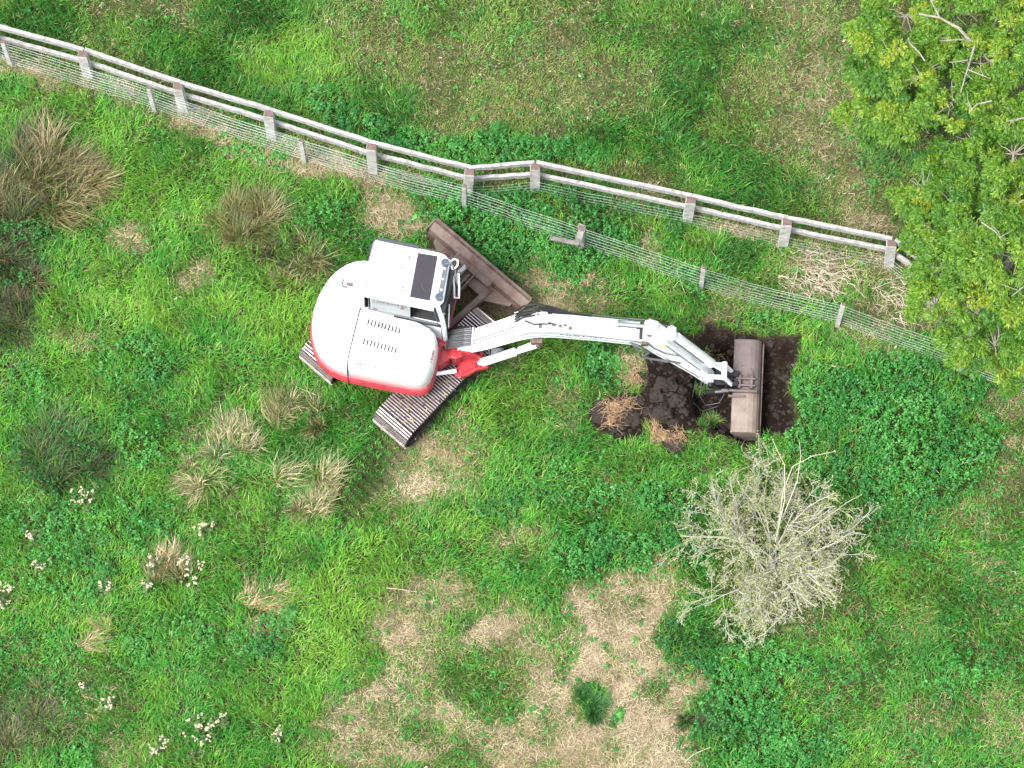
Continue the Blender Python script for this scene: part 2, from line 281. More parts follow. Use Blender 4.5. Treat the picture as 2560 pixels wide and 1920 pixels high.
# prints left behind by the tracks
PR = np.clip(poly_sd(mx, my, [(742, 1150), (700, 1050), (820, 925), (885, 965), (870, 1010), (780, 1110)])/16+.6, 0, 1)
pu = (mx*U.x-my*U.y)/129.6; stripe = np.clip(np.cos(pu*2*math.pi/.155)*2.0-.3, 0, 1)*PR
HG -= stripe*.06+PR*.02
CUT = np.clip(np.clip((np.maximum(dA, dR)+5)/4+.5, 0, 1)+TRm+BL, 0, 1)
def samp(A, X, Y):
    dx, dy = to_disp(X, Y, 0.0); fx = np.clip((dx+180)/MS, 0, NX-1.001); fy = np.clip((dy+240)/MS, 0, NY-1.001)
    i = fx.astype(int); j = fy.astype(int); a = fx-i; b = fy-j
    return (A[..., j, i]*(1-a)+A[..., j, i+1]*a)*(1-b)+(A[..., j+1, i]*(1-a)+A[..., j+1, i+1]*a)*b
def ghz(X, Y):
    X = np.asarray(X, dtype=float); Y = np.asarray(Y, dtype=float)
    fade = np.clip((14-np.hypot(X, Y))/3, 0, 1)
    return samp(HG, X, Y)*fade
def gh(X, Y): return float(ghz(np.array([X]), np.array([Y]))[0])
def Gp(x, y):
    """point of the ground seen at display pixel x, y"""
    p = Dp(x, y, 0); return Vector((p.x, p.y, gh(p.x, p.y)))

# ------------------------------------------------------------------ ground sheet
core_x = np.arange(-10.5, 10.51, .045); core_y = np.arange(-8.5, 9.01, .045)
ext = np.array([1, 2, 4, 8, 16, 32, 64, 128, 256, 500.])
gx = np.concatenate([-10.5-ext[::-1], core_x, 10.5+ext]); gy = np.concatenate([-8.5-ext[::-1], core_y, 9+ext])
GX, GY = np.meshgrid(gx, gy); GZ = ghz(GX, GY)
nx_, ny_ = len(gx), len(gy)
Mg = samp(M, GX, GY); Sg = samp(SOIL, GX, GY); Fg = samp(np.clip(TRm+BL*.6, 0, 1), GX, GY)
base = np.array([.028, .042, .012])[:, None, None]*(1-Mg[0])+np.array([.28, .225, .14])[:, None, None]*Mg[0]
bare = np.array([.10, .07, .045])[:, None, None]; base = base*(1-Mg[6]*.8)+bare*Mg[6]*.8
far = np.clip((np.hypot(GX, GY)-11)/2, 0, 1); base = base*(1-far)+np.array([.075, .13, .03])[:, None, None]*far
sn = vnoise(GX, GY, .35, 33)[None]; soilc = np.array([.020, .0135, .0100])[:, None, None]*(.55+.9*sn)
lip = np.clip(vnoise(GX, GY, .5, 34)*2-1.0, 0, 1)[None]*.5; soilc = soilc*(1-lip)+np.array([.075, .045, .028])[:, None, None]*lip
base = base*(1-Sg)+soilc*Sg; 
idx = np.arange(nx_*ny_).reshape(ny_, nx_)
q = np.stack([idx[:-1, :-1], idx[:-1, 1:], idx[1:, 1:], idx[1:, :-1]], -1).reshape(-1, 4)
m_ground = mat_attr('ground_soil', rough=.95, trans=0, spec=.1, bump=.6)
gnd = npmesh('ground', np.stack([GX, GY, GZ], -1).reshape(-1, 3), q, np.zeros((0, 3), int), base.reshape(3, -1).T, m_ground, smooth=True)
tag(gnd, 'uneven meadow ground with a dug patch of dark soil', 'ground', kind='structure'); del gnd['category']

# ------------------------------------------------------------------ grass, straw, weeds
m_grass = mat_attr('grass_blade', rough=.55, trans=.22, spec=.35)
m_leaf = mat_attr('weed_leaf', rough=.5, trans=.25, spec=.4)
m_straw = mat_attr('dead_straw', rough=.8, trans=.15, spec=.2)
def blades(B, ang, reach, h, wd, bend=0.0):
    """arrays -> verts, quads, tris : two-segment blades whose flat side faces up"""
    n = len(B); d = np.stack([np.cos(ang), np.sin(ang), np.zeros(n)], 1); p = np.stack([-np.sin(ang), np.cos(ang), np.zeros(n)], 1)
    z = np.array([0, 0, 1.])[None]; hw = (wd/2)[:, None]; rc = reach[:, None]; hh = h[:, None]
    sb = (bend*reach)[:, None] if np.ndim(bend) else bend*rc
    p1 = B+d*rc*.38+z*hh*.72+p*sb*.5; p2 = B+d*rc+z*hh*.95+p*sb*-.6
    V = np.stack([B-p*hw*.8, B+p*hw*.8, p1-p*hw, p1+p*hw, p2], 1).reshape(-1, 3)
    k = np.arange(n)[:, None]*5
    return V, k+np.array([[0, 1, 3, 2]]), k+np.array([[2, 3, 4]])
def lerp(a, b, t): return a+(b-a)*t
def scatter(n, x0=-9.6, x1=9.6, y0=-7.6, y1=8.3): return rng.uniform(x0, x1, n), rng.uniform(y0, y1, n)
def gcol(m, X, Y, n):
    """blade colours: the plants' own greens, varied per clump and per blade"""
    c1 = np.clip(vnoise(X, Y, .35, 50)*2.2-.6, 0, 1); c2 = rng.random(n); c3 = np.clip(vnoise(X, Y, 1.2, 51)*2.4-.7, 0, 1)
    yel = np.clip(m[3]+(c1-.5)*.7+(c2-.5)*.5+(c3-.5)*.4, 0, 1)[:, None]
    g = np.array([[.046, .265, .026]]); y = np.array([[.150, .365, .030]]); dk = np.array([[.018, .100, .010]]); ol = np.array([[.170, .225, .050]])
    c = lerp(g, y, yel)
    c = lerp(c, ol, np.clip(m[5]*(.55+.8*c1), 0, 1)[:, None]); c = lerp(c, dk, np.clip(m[4]*(.5+.8*(1-c1)), 0, 1)[:, None])
    lt = (rng.random(n) < .10)[:, None]; c = np.where(lt, lerp(c, np.array([[.34, .42, .13]]), .6), c)
    return c*(.60+.88*rng.random(n))[:, None]
N = 680000
X, Y = scatter(N); m = samp(M, X, Y); cut = samp(CUT, X, Y); st = samp(stripe, X, Y)
dens = .62+.6*np.clip(vnoise(X, Y, .14, 40, 2)*2-.5, 0, 1)
keep = (rng.random(N) < (1-m[0]*.85)*(1-.82*m[1])*(1-m[6]*.6)*dens) & (cut < .35+.25*rng.random(N)) & (rng.random(N) > st*.8)
X, Y, m = X[keep], Y[keep], m[:, keep]; n = len(X); print('grass', n)
ff = vnoise(X, Y, 1.1, 41, 2)*4*math.pi
clump = vnoise(X, Y, .16, 42, 2)
L = (.07+.145*rng.random(n))*m[2]*(.6+.9*clump)*(1-.62*samp(PR, X, Y)); tall = vnoise(X, Y, .5, 43, 2)
ang = ff+rng.normal(0, .95, n)
reach = L*(.45+.5*rng.random(n)); h = L*(.42+.68*rng.random(n))*(.6+.9*tall)
B = np.stack([X, Y, ghz(X, Y)-.01], 1)
Vv, q_, t_ = blades(B, ang, reach, h, .005+.008*rng.random(n)*(.6+.6*m[2]), rng.normal(0, .25, n))
c = gcol(m, X, Y, n); cv = np.repeat(c[:, None], 5, 1)
g = npmesh('meadow_grass', Vv, q_, t_, cv.reshape(-1, 3), m_grass); tag(g, 'lush green meadow grass around the digger and beyond the rail fence', 'grass', kind='stuff')
# straw / dead thatch
N = 400000
X, Y = scatter(N); m = samp(M, X, Y); cut = samp(CUT, X, Y)
keep = (rng.random(N) < np.clip(m[0]*1.05, 0, 1)*np.clip(.25+1.5*vnoise(X, Y, .22, 44, 3), 0, 1.2)) & (cut < .4) & (rng.random(N) > samp(PR, X, Y))
X, Y, m = X[keep], Y[keep], m[:, keep]; n = len(X); print('straw', n)
ang = vnoise(X, Y, .5, 45, 2)*4*math.pi+rng.normal(0, .7, n); L = (.05+.17*rng.random(n)**1.5)*(1-.5*m[5]*(m[0] < .3))
B = np.stack([X, Y, ghz(X, Y)+.005+.05*rng.random(n)*(1-m[0]*.6)], 1)
Vv, q_, t_ = blades(B, ang, L, L*(.08+.25*rng.random(n)), .004+.006*rng.random(n), rng.normal(0, .7, n))
tn = vnoise(X, Y, .6, 46, 2); t = np.clip(rng.random(n)*.8+(tn-.5)*1.2, 0, 1)[:, None]
c = lerp(np.array([[.60, .50, .345]]), np.array([[.36, .275, .165]]), t); c = lerp(c, np.array([[.33, .32, .12]]), (rng.random(n) < .85*(1-m[0]))[:, None]*.85)
c = c*(.55+.65*rng.random(n))[:, None]
g = npmesh('dead_grass', Vv, q_, t_, np.repeat(c, 5, 0), m_straw); tag(g, 'flattened straw coloured dead grass in the bare patches', 'dead grass', kind='stuff')
# broad-leaved weeds : small plants of radiating leaves
def weeds(px, py, pz, pr, nl, lsz, colf, name, mt, parent=None, lift=1.0):
    n = len(px); rep = np.repeat(np.arange(n), nl); k = np.tile(np.arange(nl), n); N_ = len(rep)
    a = k*2.4+np.repeat(rng.random(n)*6.28, nl)+rng.normal(0, .3, N_)
    lay = k/nl; rr = pr[rep]*(.15+.85*(1-lay))*(.7+.6*rng.random(N_)); ls = lsz[rep]*(.65+.7*rng.random(N_))
    hz = pz[rep]*(.35+.65*lay)*lift+rng.normal(0, .012, N_)
    o = np.stack([px[rep]+np.cos(a)*rr, py[rep]+np.sin(a)*rr, hz], 1)
    tilt = rng.normal(-.15, .38, N_); d = np.stack([np.cos(a)*np.cos(tilt), np.sin(a)*np.cos(tilt), np.sin(tilt)], 1)
    roll = rng.normal(0, .35, N_); p = np.stack([-np.sin(a)*np.cos(roll), np.cos(a)*np.cos(roll), np.sin(roll)], 1)
    l = ls[:, None]; w_ = l*.33
    V_ = np.stack([o-d*l*.5, o-p*w_-d*l*.08+[[0, 0, .006]], o+p*w_-d*l*.08+[[0, 0, .006]], o+d*l*.5+[[0, 0, -.006]], o-d*l*.02], 1)
    kk = np.arange(N_)[:, None]*5
    tr = np.concatenate([kk+[[0, 4, 1]], kk+[[0, 2, 4]], kk+[[1, 4, 3]], kk+[[4, 2, 3]]])
    c = colf(rep, N_); return V_.reshape(-1, 3), tr, np.repeat(c, 5, 0)
N = 80000
X, Y = scatter(N); m = samp(M, X, Y); cut = samp(CUT, X, Y)
keep = (rng.random(N) > samp(PR, X, Y)) & (rng.random(N) < m[1]*np.clip(.45+1.3*vnoise(X, Y, .3, 47, 2), 0, 1)) & (cut < .3)
X, Y, m = X[keep], Y[keep], m[:, keep]; n = len(X); print('weeds', n)
hgt = .10+.30*np.clip(vnoise(X, Y, .45, 48, 2)*1.8-.4, 0, 1)*m[2]*(m[1] > .4)
def wc(rep, N_):
    t = np.clip(vnoise(X, Y, .5, 49, 2)[rep]*1.6-.4+rng.normal(0, .22, N_), 0, 1)[:, None]
    c = lerp(np.array([[.020, .165, .026]]), np.array([[.080, .330, .055]]), t)
    c = lerp(c, np.array([[.13, .27, .035]]), np.clip(m[3]-.2, 0, 1)[rep][:, None]*.9); c = lerp(c, np.array([[.012, .07, .014]]), (m[4]*.75)[rep][:, None])
    return c*(.7+.55*rng.random(N_))[:, None]
Vv, tr, cc = weeds(X, Y, ghz(X, Y)+hgt, .035+.05*rng.random(n), 9, .030+.026*rng.random(n), wc, '', None)
g = npmesh('broadleaf_weeds', Vv, np.zeros((0, 4), int), tr, cc, m_leaf); tag(g, 'dense bright green nettles and creeping weeds', 'weeds', kind='stuff')

# ------------------------------------------------------------------ rush and straw tussocks (each a thing)
def tussock(x, y, r, n, cols, lean=(0, 0), h=.5, label='', name='rush_tussock', cat='tussock', grp='rush and grass tussocks in the meadow', wd=.011, flat=0):
    """irregular clump: several sub-clumps, each with its own lean and mix of colours"""
    g0 = Gp(x, y); rad = r/129.6; ns = max(5, int(r/9)); n = int(n*.85)
    sa = rng.uniform(0, 2*math.pi, ns); sr = rad*.62*np.sqrt(rng.random(ns)); sx, sy = np.cos(sa)*sr*(1+.35*rng.random()), np.sin(sa)*sr
    sl = rng.normal(0, .30, (ns, 2))+np.array(lean)*(.5+.8*rng.random((ns, 1))); sh = .55+.6*rng.random(ns); sz = rad*(.30+.38*rng.random(ns)); sc_ = rng.random(ns)
    L2 = float(np.hypot(*lean)); k = rng.integers(0, ns, n); a = rng.uniform(0, 2*math.pi, n); br = .10*rad*np.sqrt(rng.random(n))
    X_ = sx[k]+np.cos(a)*br; Y_ = sy[k]+np.sin(a)*br; fan = (.75-.35*min(1, L2))*sz[k]*rng.random(n)**.8*1.5
    dx = np.cos(a)*fan+sl[k, 0]*rad*.75*(.3+.9*rng.random(n)); dy = np.sin(a)*fan+sl[k, 1]*rad*.75*(.3+.9*rng.random(n))
    B = np.stack([X_, Y_, ghz(X_+g0.x, Y_+g0.y)-g0.z-.02], 1); ang = np.arctan2(dy, dx)+rng.normal(0, .12, n); reach = np.hypot(dx, dy)+.02
    hh = np.maximum(.04, h*sh[k]*(.35+.7*rng.random(n))/(1+.9*reach/rad))
    Vv, q_, t_ = blades(B, ang, reach, hh, wd*(.6+.8*rng.random(n)), rng.normal(0, .22, n))
    cs = np.array(cols); m_ = len(cs); ci = np.clip((sc_[k]*m_*.7+rng.random(n)*m_*.5).astype(int), 0, m_-1); c = cs[ci]
    gm = (rng.random(n) < .07+.2*(vnoise(X_+g0.x, Y_+g0.y, .12, 61, 2)-.35))[:, None]; c = np.where(gm, np.array([[.07, .19, .025]]), c)*(.35+1.05*rng.random(n))[:, None]
    o = npmesh(name, Vv, q_, t_, np.repeat(c, 5, 0), m_straw if cat == 'straw tussock' else m_grass); o.location = g0
    return tag(o, label, cat, grp)
BR = [(.09, .12, .035), (.16, .14, .05), (.23, .19, .08), (.34, .28, .15)]; DK = [(.035, .07, .022), (.07, .085, .03), (.022, .04, .018), (.12, .105, .05)]
BLD = [(.45, .39, .22), (.30, .30, .13), (.22, .26, .09), (.52, .43, .27)]; STW = [(.50, .39, .24), (.42, .32, .18), (.30, .30, .10)]; OLV = [(.10, .13, .035), (.16, .17, .05), (.22, .19, .08), (.30, .27, .13)]
GRN = [(.03, .12, .025), (.06, .17, .03), (.10, .2, .04)]
for a in [(20, 430, 150, 2600, DK+BR, (.1, .3), .75, 'large brown rush clump cut by the left edge, above the darker one'), (130, 400, 130, 2200, BR, (.5, .3), .7, 'wide brown rush clump fanning to the right near the left edge'),
          (25, 575, 105, 2300, DK+[(.10, .065, .035)], (.1, -.1), .6, 'dark brown dying rush clump at the left edge below the large pale one'), (30, 665, 100, 2000, DK+[(.16, .12, .06)], (.1, -.1), .5, 'dark rush clump with pale tips low on the left edge'),
          (525, 485, 100, 2400, OLV, (0, .25), .6, 'taller olive brown rush clump left of the digger cab'), (625, 560, 90, 2000, OLV+DK, (0, .1), .5, 'shorter dark olive rush clump nearest the digger'),
          (130, 1000, 125, 2400, DK+GRN, (0, .15), .65, 'large dark green rush clump left of the white flowers'), (460, 1030, 80, 1000, BLD, (-.35, -.45), .45, 'pale rush tussock combed down to the lower left'),
          (500, 960, 85, 1200, BLD+[(.14, .22, .1)], (.2, .55), .5, 'pale green rush tussock combed upward'), (640, 910, 80, 1200, BLD+OLV, (.05, .55), .5, 'pale straw rush tussock just below the left track'),
          (655, 1060, 95, 1500, OLV+BLD, (.25, .35), .5, 'fan shaped brown rush tussock below the pale ones'), (370, 1240, 70, 1200, OLV+BLD, (.1, .45), .5, 'olive rush tussock among the white flowers'),
          (265, 525, 42, 330, STW, (0, 0), .2, 'star shaped tuft of dead straw right of the brown rushes', ), (1510, 1545, 48, 900, DK+GRN, (0, 0), .3, 'low dark green tuft at the right side of the straw patch'),
          (1278, 1520, 46, 1300, [(.03, .11, .03), (.05, .15, .04)], (0, 0), .3, 'round dark green grass tuft alone in the straw patch'), (60, 1560, 110, 1700, DK+OLV, (0, .1), .35, 'dark olive tussock in the bottom left corner')]:
    tussock(*a)
for a in [(560, 1330, 85, 900, STW, (.5, .45), .3, 'blond straw tussock combed to the upper right, left of the green clover'), (195, 1385, 62, 500, STW, (.5, .45), .25, 'small blond straw tussock leaning right, near the lower left'),
          (1275, 625, 34, 260, [(.33, .22, .14), (.42, .32, .2)], (0, .3), .35, 'upright tuft of reddish dead grass between fence and boom')]:
    tussock(*a, cat='straw tussock', name='straw_tussock')
tussock(165, 1520, 55, 350, STW, (.2, 0), .2, 'thin straw tuft beside white seed heads at the lower left', cat='straw tussock', name='straw_tussock')

# ------------------------------------------------------------------ pale thistle-like flower heads
m_bloom = mat_attr('seed_head', rough=.9, trans=.3, spec=.1)
def blooms(x, y, r, n, label):
    g0 = Gp(x, y); root = empty('flowering_weed', g0, label, 'weed', 'weeds with white seed heads')
    rad = r/129.6; sb = MB()
    for i in range(n):
        a = random.uniform(0, 6.28); q = rad*math.sqrt(random.random()); top = Vector((math.cos(a)*q, math.sin(a)*q, .38+random.uniform(-.08, .12)))
        sb.tube([(top.x*.3, top.y*.3, -.03), (top.x*.6, top.y*.6, top.z*.55), top], .004, 4)
        hb = MB()
        for k in range(5):
            c0 = top+Vector((random.gauss(0, .020), random.gauss(0, .020), random.gauss(0, .008))); rr = random.uniform(.009, .021)
            t = random.random(); hb.col = (.66-.12*t, .61-.16*t, .50-.2*t, 1)
            vs = [c0+Vector((math.cos(j*1.047)*rr, math.sin(j*1.047)*rr, random.uniform(-.006, .004))) for j in range(6)]+[c0+Vector((0, 0, rr*.7)), c0-Vector((0, 0, rr*.7))]
            hb.add(vs, [(j, (j+1) % 6, 6) for j in range(6)]+[((j+1) % 6, j, 7) for j in range(6)])
        hb.build('seed_head', m_bloom, root)
    sb.build('stems', M_STEM, root)
    nn = max(8, n); X_ = rng.normal(0, rad*.6, nn); Y_ = rng.normal(0, rad*.6, nn)
    Vv, tr, cc = weeds(X_, Y_, np.full(nn, .3), np.full(nn, .06), 6, np.full(nn, .06), lambda rep, N_: np.array([[.10, .17, .05]])*(.6+.8*rng.random(N_))[:, None], '', None)
    npmesh('leaves', Vv, np.zeros((0, 4), int), tr, cc, m_leaf, root)
M_STEM = mat('stem', (.14, .16, .06), .8, var=.4)
for x, y, r, n, l in [(182, 1085, 26, 10, 'bunch of white seed heads at the foot of the dark rush clump'), (445, 1150, 22, 8, 'bunch of white seed heads below the combed pale tussock'), (412, 1248, 30, 11, 'white seed heads right of the olive rush tussock'),
                      (330, 1228, 15, 5, 'few small white heads left of the olive rush tussock'), (80, 1172, 14, 4, 'three faint white heads under the dark rush clump at the left'), (12, 1300, 30, 16, 'dense cream flower bunch cut by the left edge'),
                      (92, 1236, 14, 5, 'small white head pair above the cream bunch at the left'), (232, 1275, 14, 5, 'small white seed heads midway between cream bunch and olive tussock'), (240, 1528, 16, 6, 'white seed heads right of the thin straw tuft'),
                      (190, 1490, 12, 3, 'single pair of white heads above the thin straw tuft'), (430, 1590, 34, 15, 'wide group of white seed heads at the bottom edge'), (350, 1622, 22, 8, 'yellowish cream seed heads at the bottom, left of the wide white group'),
                      (605, 1602, 15, 5, 'pair of large white heads alone in the yellow green grass'), (480, 1560, 12, 4, 'small white heads just above the wide bottom group'), (322, 1275, 12, 4, 'pale grey green heads at the base of the olive tussock')]:
    blooms(x, y, r, n, l)

# ------------------------------------------------------------------ fences
m_wood = mat('weathered_timber', (.385, .38, .365), .85, scale=11, col2=(.17, .165, .155), thr=(.3, .6), bump=.5)
m_post = mat('pale_post_timber', (.54, .53, .50), .85, scale=8, col2=(.30, .29, .27), bump=.4)
m_woodtop = mat('sawn_post_end', (.17, .11, .10), .9, scale=30, col2=(.09, .06, .055))
m_wire = mat('galvanised_wire', (.30, .345, .33), .45, .5, var=.3, scale=9)
def post(name, top, base, w, d, parent, off, ax, cap=True, lab=None, rough=0.0):
    """squared timber from its foot to its top; ax = direction of the fence"""
    ax = Vector((ax[0], ax[1], 0)).normalized(); ay = Vector((-ax.y, ax.x, 0))
    b = MB(); rings = []
    for t in (0, .35, .7, .97, 1.0):
        c = Vector(base).lerp(Vector(top), t)-Vector((0, 0, .25))*(1-t); k = 1 if t < 1 else .9
        rings.append([c+ax*(w/2*k*sx+random.gauss(0, .002+rough))+ay*(d/2*k*sy+random.gauss(0, .002+rough)) for sx, sy in ((-1, -1), (1, -1), (1, 1), (-1, 1))])
    b.loft(rings); o = b.build(name, m_post, parent, off, bevel=.004)
    if lab: o['label'] = lab
    if cap:
        c = MB(); tp = Vector(top)+Vector((0, 0, .003)); c.box(tp, ax*(w/2*.9-.002), ay*(d/2*.9-.002), Vector((0, 0, .004))); c.build('sawn_top', m_woodtop, o, off)

    return o
RP = [(-30, 60, 0), (178, 117, 1), (384, 187, 1), (580, 246, 1), (802, 318, 1), (1014, 372, 1), (1156, 361, 1), (1492, 433, 1), (1700, 481, 1), (1926, 526, 1), (2030, 606, 1)]
ZT = 1.04
tops = [Dp(x, y, ZT) for x, y, _ in RP]
rf = empty('rail_fence', (tops[4].x, tops[4].y, 0), 'weathered post and rail timber fence with two rails, bending twice, across the whole field', 'fence')
off = Vector(rf.location)
for i in range(len(RP)):
    a = tops[max(i-1, 0)]; b = tops[min(i+1, len(RP)-1)]; ax = (b-a)
    t = tops[i]; lean = Vector((random.gauss(0, .02), random.gauss(0, .015), 0))
    base = Vector((t.x, t.y, gh(t.x, t.y)))+lean+Vector(((.09*(1 if t.x > 0 else -1)*min(1, abs(t.x)/6))*-1*.0, 0, 0))
    if i in (1, 2, 3, 4): ax = Vector((1, -.12, 0))
    else: ax = Vector((1, -.05, 0))
    post('post', t, base, .165, .12, rf, off, ax)
def rail(a, b, z, name='rail'):
    a = Vector((a.x, a.y, z)); b = Vector((b.x, b.y, z)); d = (b-a).normalized(); n = Vector((-d.y, d.x, 0))
    if n.y < 0: n = -n
    m = MB(); rings = []; K = 7; th, hh = .06, .13
    for k in range(K):
        t = k/(K-1); c = a.lerp(b, t)+n*.095+Vector((0, 0, math.sin(t*math.pi)*random.uniform(-.015, .005)+random.gauss(0, .003)))+n*random.gauss(0, .004)
        rings.append([c+n*sy*th/2+Vector((0, 0, sz*hh/2)) for sy, sz in ((-1, -1), (1, -1), (1, 1), (-1, 1))])
    m.loft(rings); return m.build(name, m_wood, rf, off, bevel=.005)
for i in range(len(RP)-1):
    a, b = tops[i], tops[i+1]; d = (b-a).normalized()*.002
    rail(a+d, b-d, ZT-.05); rail(a+d, b-d, ZT-.57)
def netting(name, pts, zs, parent, off, vstep=.16, side=0.0, r=.0028, sag=.02):
    m = MB()
    for z in zs:
        for i in range(len(pts)-1):
            a, b = pts[i], pts[i+1]; K = 6; L = []
            for k in range(K+1):
                t = k/K; c = a.lerp(b, t); L.append((c.x, c.y+side, z-sag*4*t*(1-t)*random.uniform(.3, 1.2)+gh(c.x, c.y)))
            m.tube(L, r, 3, cap=False)
    for i in range(len(pts)-1):
        a, b = pts[i], pts[i+1]; n = int((b-a).length/vstep)
        for k in range(n):
            c = a.lerp(b, (k+.5)/n); g0 = gh(c.x, c.y); m.tube([(c.x, c.y+side, g0+zs[0]), (c.x+random.gauss(0, .01), c.y+side, g0+zs[-2])], r*.8, 3, cap=False)
    return m.build(name, m_wire, parent, off)
netting('wire_netting', tops[1:], [.06, .18, .30, .42, .55], rf, off, vstep=.25, side=-.07, r=.0018)
WP = [(-25, 72, 1.0), (6, 90, 1.0), (321, 189, 1.0), (650, 303, .95), (1003, 402, 1.05), (1256, 493, .95), (1520, 578, 1.05), (1822, 657, 1.1), (2092, 770, .75), (2330, 850, 1.1)]
wt = [Dp(x, y, z) for x, y, z in WP]
wf = empty('wire_fence', (wt[4].x, wt[4].y, 0), 'low sheep netting fence on slim stakes running between the rail fence and the digger', 'fence')
offw = Vector(wf.location)
for i, t in enumerate(wt):
    lean = Vector((random.gauss(0, .02)+(.03 if i < 4 else -.01), random.gauss(0, .02), 0)); b0 = Vector((t.x, t.y, gh(t.x, t.y)))+lean
    if i == 5: post('stake', t, b0, .13, .12, wf, offw, (1, -.3), lab='thick split stake with a ragged top', rough=.012)
    elif i == 8: post('stake', t, b0, .16, .14, wf, offw, (1, -.2), lab='short stump of a stake under the tree')
    else: post('stake', t, b0, .075, .07, wf, offw, (1, -.2))
gp = [Vector((t.x, t.y, 0)) for t in wt]
netting('wire_netting', gp, [.10, .20, .31, .43, .56, .70, .84, .95], wf, offw, r=.0024, vstep=.17)
# barbed strand over the netting and the loose board
a, b = Dp(1188, 514, .75), Dp(1252, 527, .78)
m = MB(); m.box((a+b)/2, (b-a)/2, Vector((.015, .035, 0)), Vector((0, 0, .03)), .006)
o = m.build('fence_board', mat('old_grey_board', (.20, .185, .17), .9, scale=12, col2=(.10, .09, .085), bump=.5), None, (a+b)/2, bevel=.004); o.location = (a+b)/2; tag(o, 'short grey broken board nailed beside the ragged stake of the wire fence', 'board')

# ------------------------------------------------------------------ excavator
m_white = mat('white_paint', (.81, .835, .85), .32, scale=1.6, col2=(.70, .71, .71), thr=(.25, .5), coat=.3)
m_whited = mat('scuffed_white_paint', (.78, .78, .77), .4, scale=9, col2=(.42, .38, .34), thr=(.28, .40), coat=.1)
m_red = mat('red_paint', (.42, .024, .036), .4, scale=5, col2=(.25, .02, .025), thr=(.3, .55), coat=.2)
m_redf = mat('faded_red_paint', (.40, .062, .078), .5, scale=5, col2=(.28, .036, .044), thr=(.3, .6))
m_rust = mat('worn_brown_steel', (.155, .118, .098), .65, .2, scale=5, col2=(.095, .048, .036), thr=(.35, .6), bump=.3)
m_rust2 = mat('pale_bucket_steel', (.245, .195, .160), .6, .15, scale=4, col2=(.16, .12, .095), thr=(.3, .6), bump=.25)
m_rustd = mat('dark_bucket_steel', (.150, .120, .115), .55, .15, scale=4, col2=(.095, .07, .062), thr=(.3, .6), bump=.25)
m_track = mat('track_plate', (.085, .06, .06), .75, .4, scale=8, col2=(.045, .033, .033), bump=.3)
m_grous = mat('polished_grouser', (.55, .50, .49), .35, .75, scale=10, col2=(.25, .2, .2), thr=(.3, .5))
m_black = mat('black_rubber', (.022, .022, .024), .5, scale=20, var=.4)
m_hose = mat('hose', (.10, .105, .11), .45, scale=20, var=.3)
m_glass = mat('dark_tinted_glass', (.030, .027, .034), .4, scale=2, var=.15)
m_sglass = mat('side_glass', (.20, .225, .225), .12, scale=3, var=.25)  # grey of the reflected sky is put into the base colour
m_lamp = mat('lamp_lens', (.10, .12, .15), .25, .3, scale=20, var=.25)
m_grey = mat('grey_plastic', (.115, .125, .135), .5, scale=8, var=.2)
m_dark = mat('dark_gap', (.02, .02, .02), .8)
m_chrome = mat('chrome_rod', (.75, .75, .76), .15, 1.0)
m_orange = mat('yellow_sticker', (.85, .62, .05), .5); m_text = mat('dull_red_letters', (.16, .02, .03), .5); m_textk = mat('grey_letters', (.08, .08, .10), .5)
ex = empty('excavator', XO, 'white and red tracked digger with its boom stretched to the right over the hole', 'excavator')
HA = R(-12.5); hx = Vector((math.cos(HA), math.sin(HA), 0)); hy = Vector((-math.sin(HA), math.cos(HA), 0)); ZV = Vector((0, 0, 1))
def HP(x, y, z): return hx*x+hy*y+Vector((0, 0, z))
BO = Vector((.95, -.25, 0)); BD = Vector((1, -.06, 0)).normalized(); BN = Vector((.06, 1, 0)).normalized()   # boom plane, BN points away from the camera side
def BP(s, n, z): return BO+BD*s+BN*n+Vector((0, 0, z))
def E(b, name, m, parent=ex, **k): return b.build(name, m, parent, **k)
# tracks
def track(sg):
    r, L = .27, 1.28; zc = .29; vc = .83*sg; hw = .36
    def prof(t, out=0.0):      # t in metres along the belt
        st = 2*(L-r); arc = math.pi*(r); per = 2*st+2*arc; t %= per; R_ = r+out
        if t < st: return -(L-r)+t, zc+R_, 0
        t -= st
        if t < arc: a = t/r; return (L-r)+math.sin(a)*R_, zc+math.cos(a)*R_, a
        t -= arc
        if t < st: return (L-r)-t, zc-R_, math.pi
        t -= st; a = math.pi+t/r; return -(L-r)+math.sin(a)*R_, zc+math.cos(a)*R_, a
    per = 4*(L-r)+2*math.pi*r; n = int(round(per/.147)); pitch = per/n
    bl = MB(); N_ = 96
    ring = lambda v, out: [UV(prof(per*i/N_, out)[0], v, prof(per*i/N_, out)[1]) for i in range(N_)]
    bl.loft([ring(vc-hw+.06, -.03), ring(vc+hw-.06, -.03)])
    sh = MB(); gr = MB()
    for i in range(n):
        u, z, a = prof(i*pitch, .0); d = (U*math.cos(a)-ZV*math.sin(a)); nn = (U*math.sin(a)+ZV*math.cos(a))
        sh.box(UV(u, vc, z)-nn*.006, d*(pitch*.44), V*hw, nn*.012)
        for k in (-.36, -.02, .32):
            c = UV(u, vc, z)+d*(pitch*k)+nn*.018
            gr.box(c, d*.0085, V*(hw-.008), nn*.014)
    t = E(sh, 'track', m_track); E(gr, 'grousers', m_grous, t); E(bl, 'belt', m_black, t)
    fr = MB(); fr.box(UV(0, vc-sg*.02, .28), U*.98, V*.20, ZV*.13, .03); fr.build('track_frame', m_redf, t)
    wl = MB()
    for u in (-1.0, 1.0): wl.disc(UV(u, vc+sg*.02, zc), V, .2, .56, 18)
    for u in (-.6, -.3, 0, .3, .6): wl.disc(UV(u, vc+sg*.02, .12), V, .085, .5, 12)
    wl.build('rollers', m_track, t)
    return t
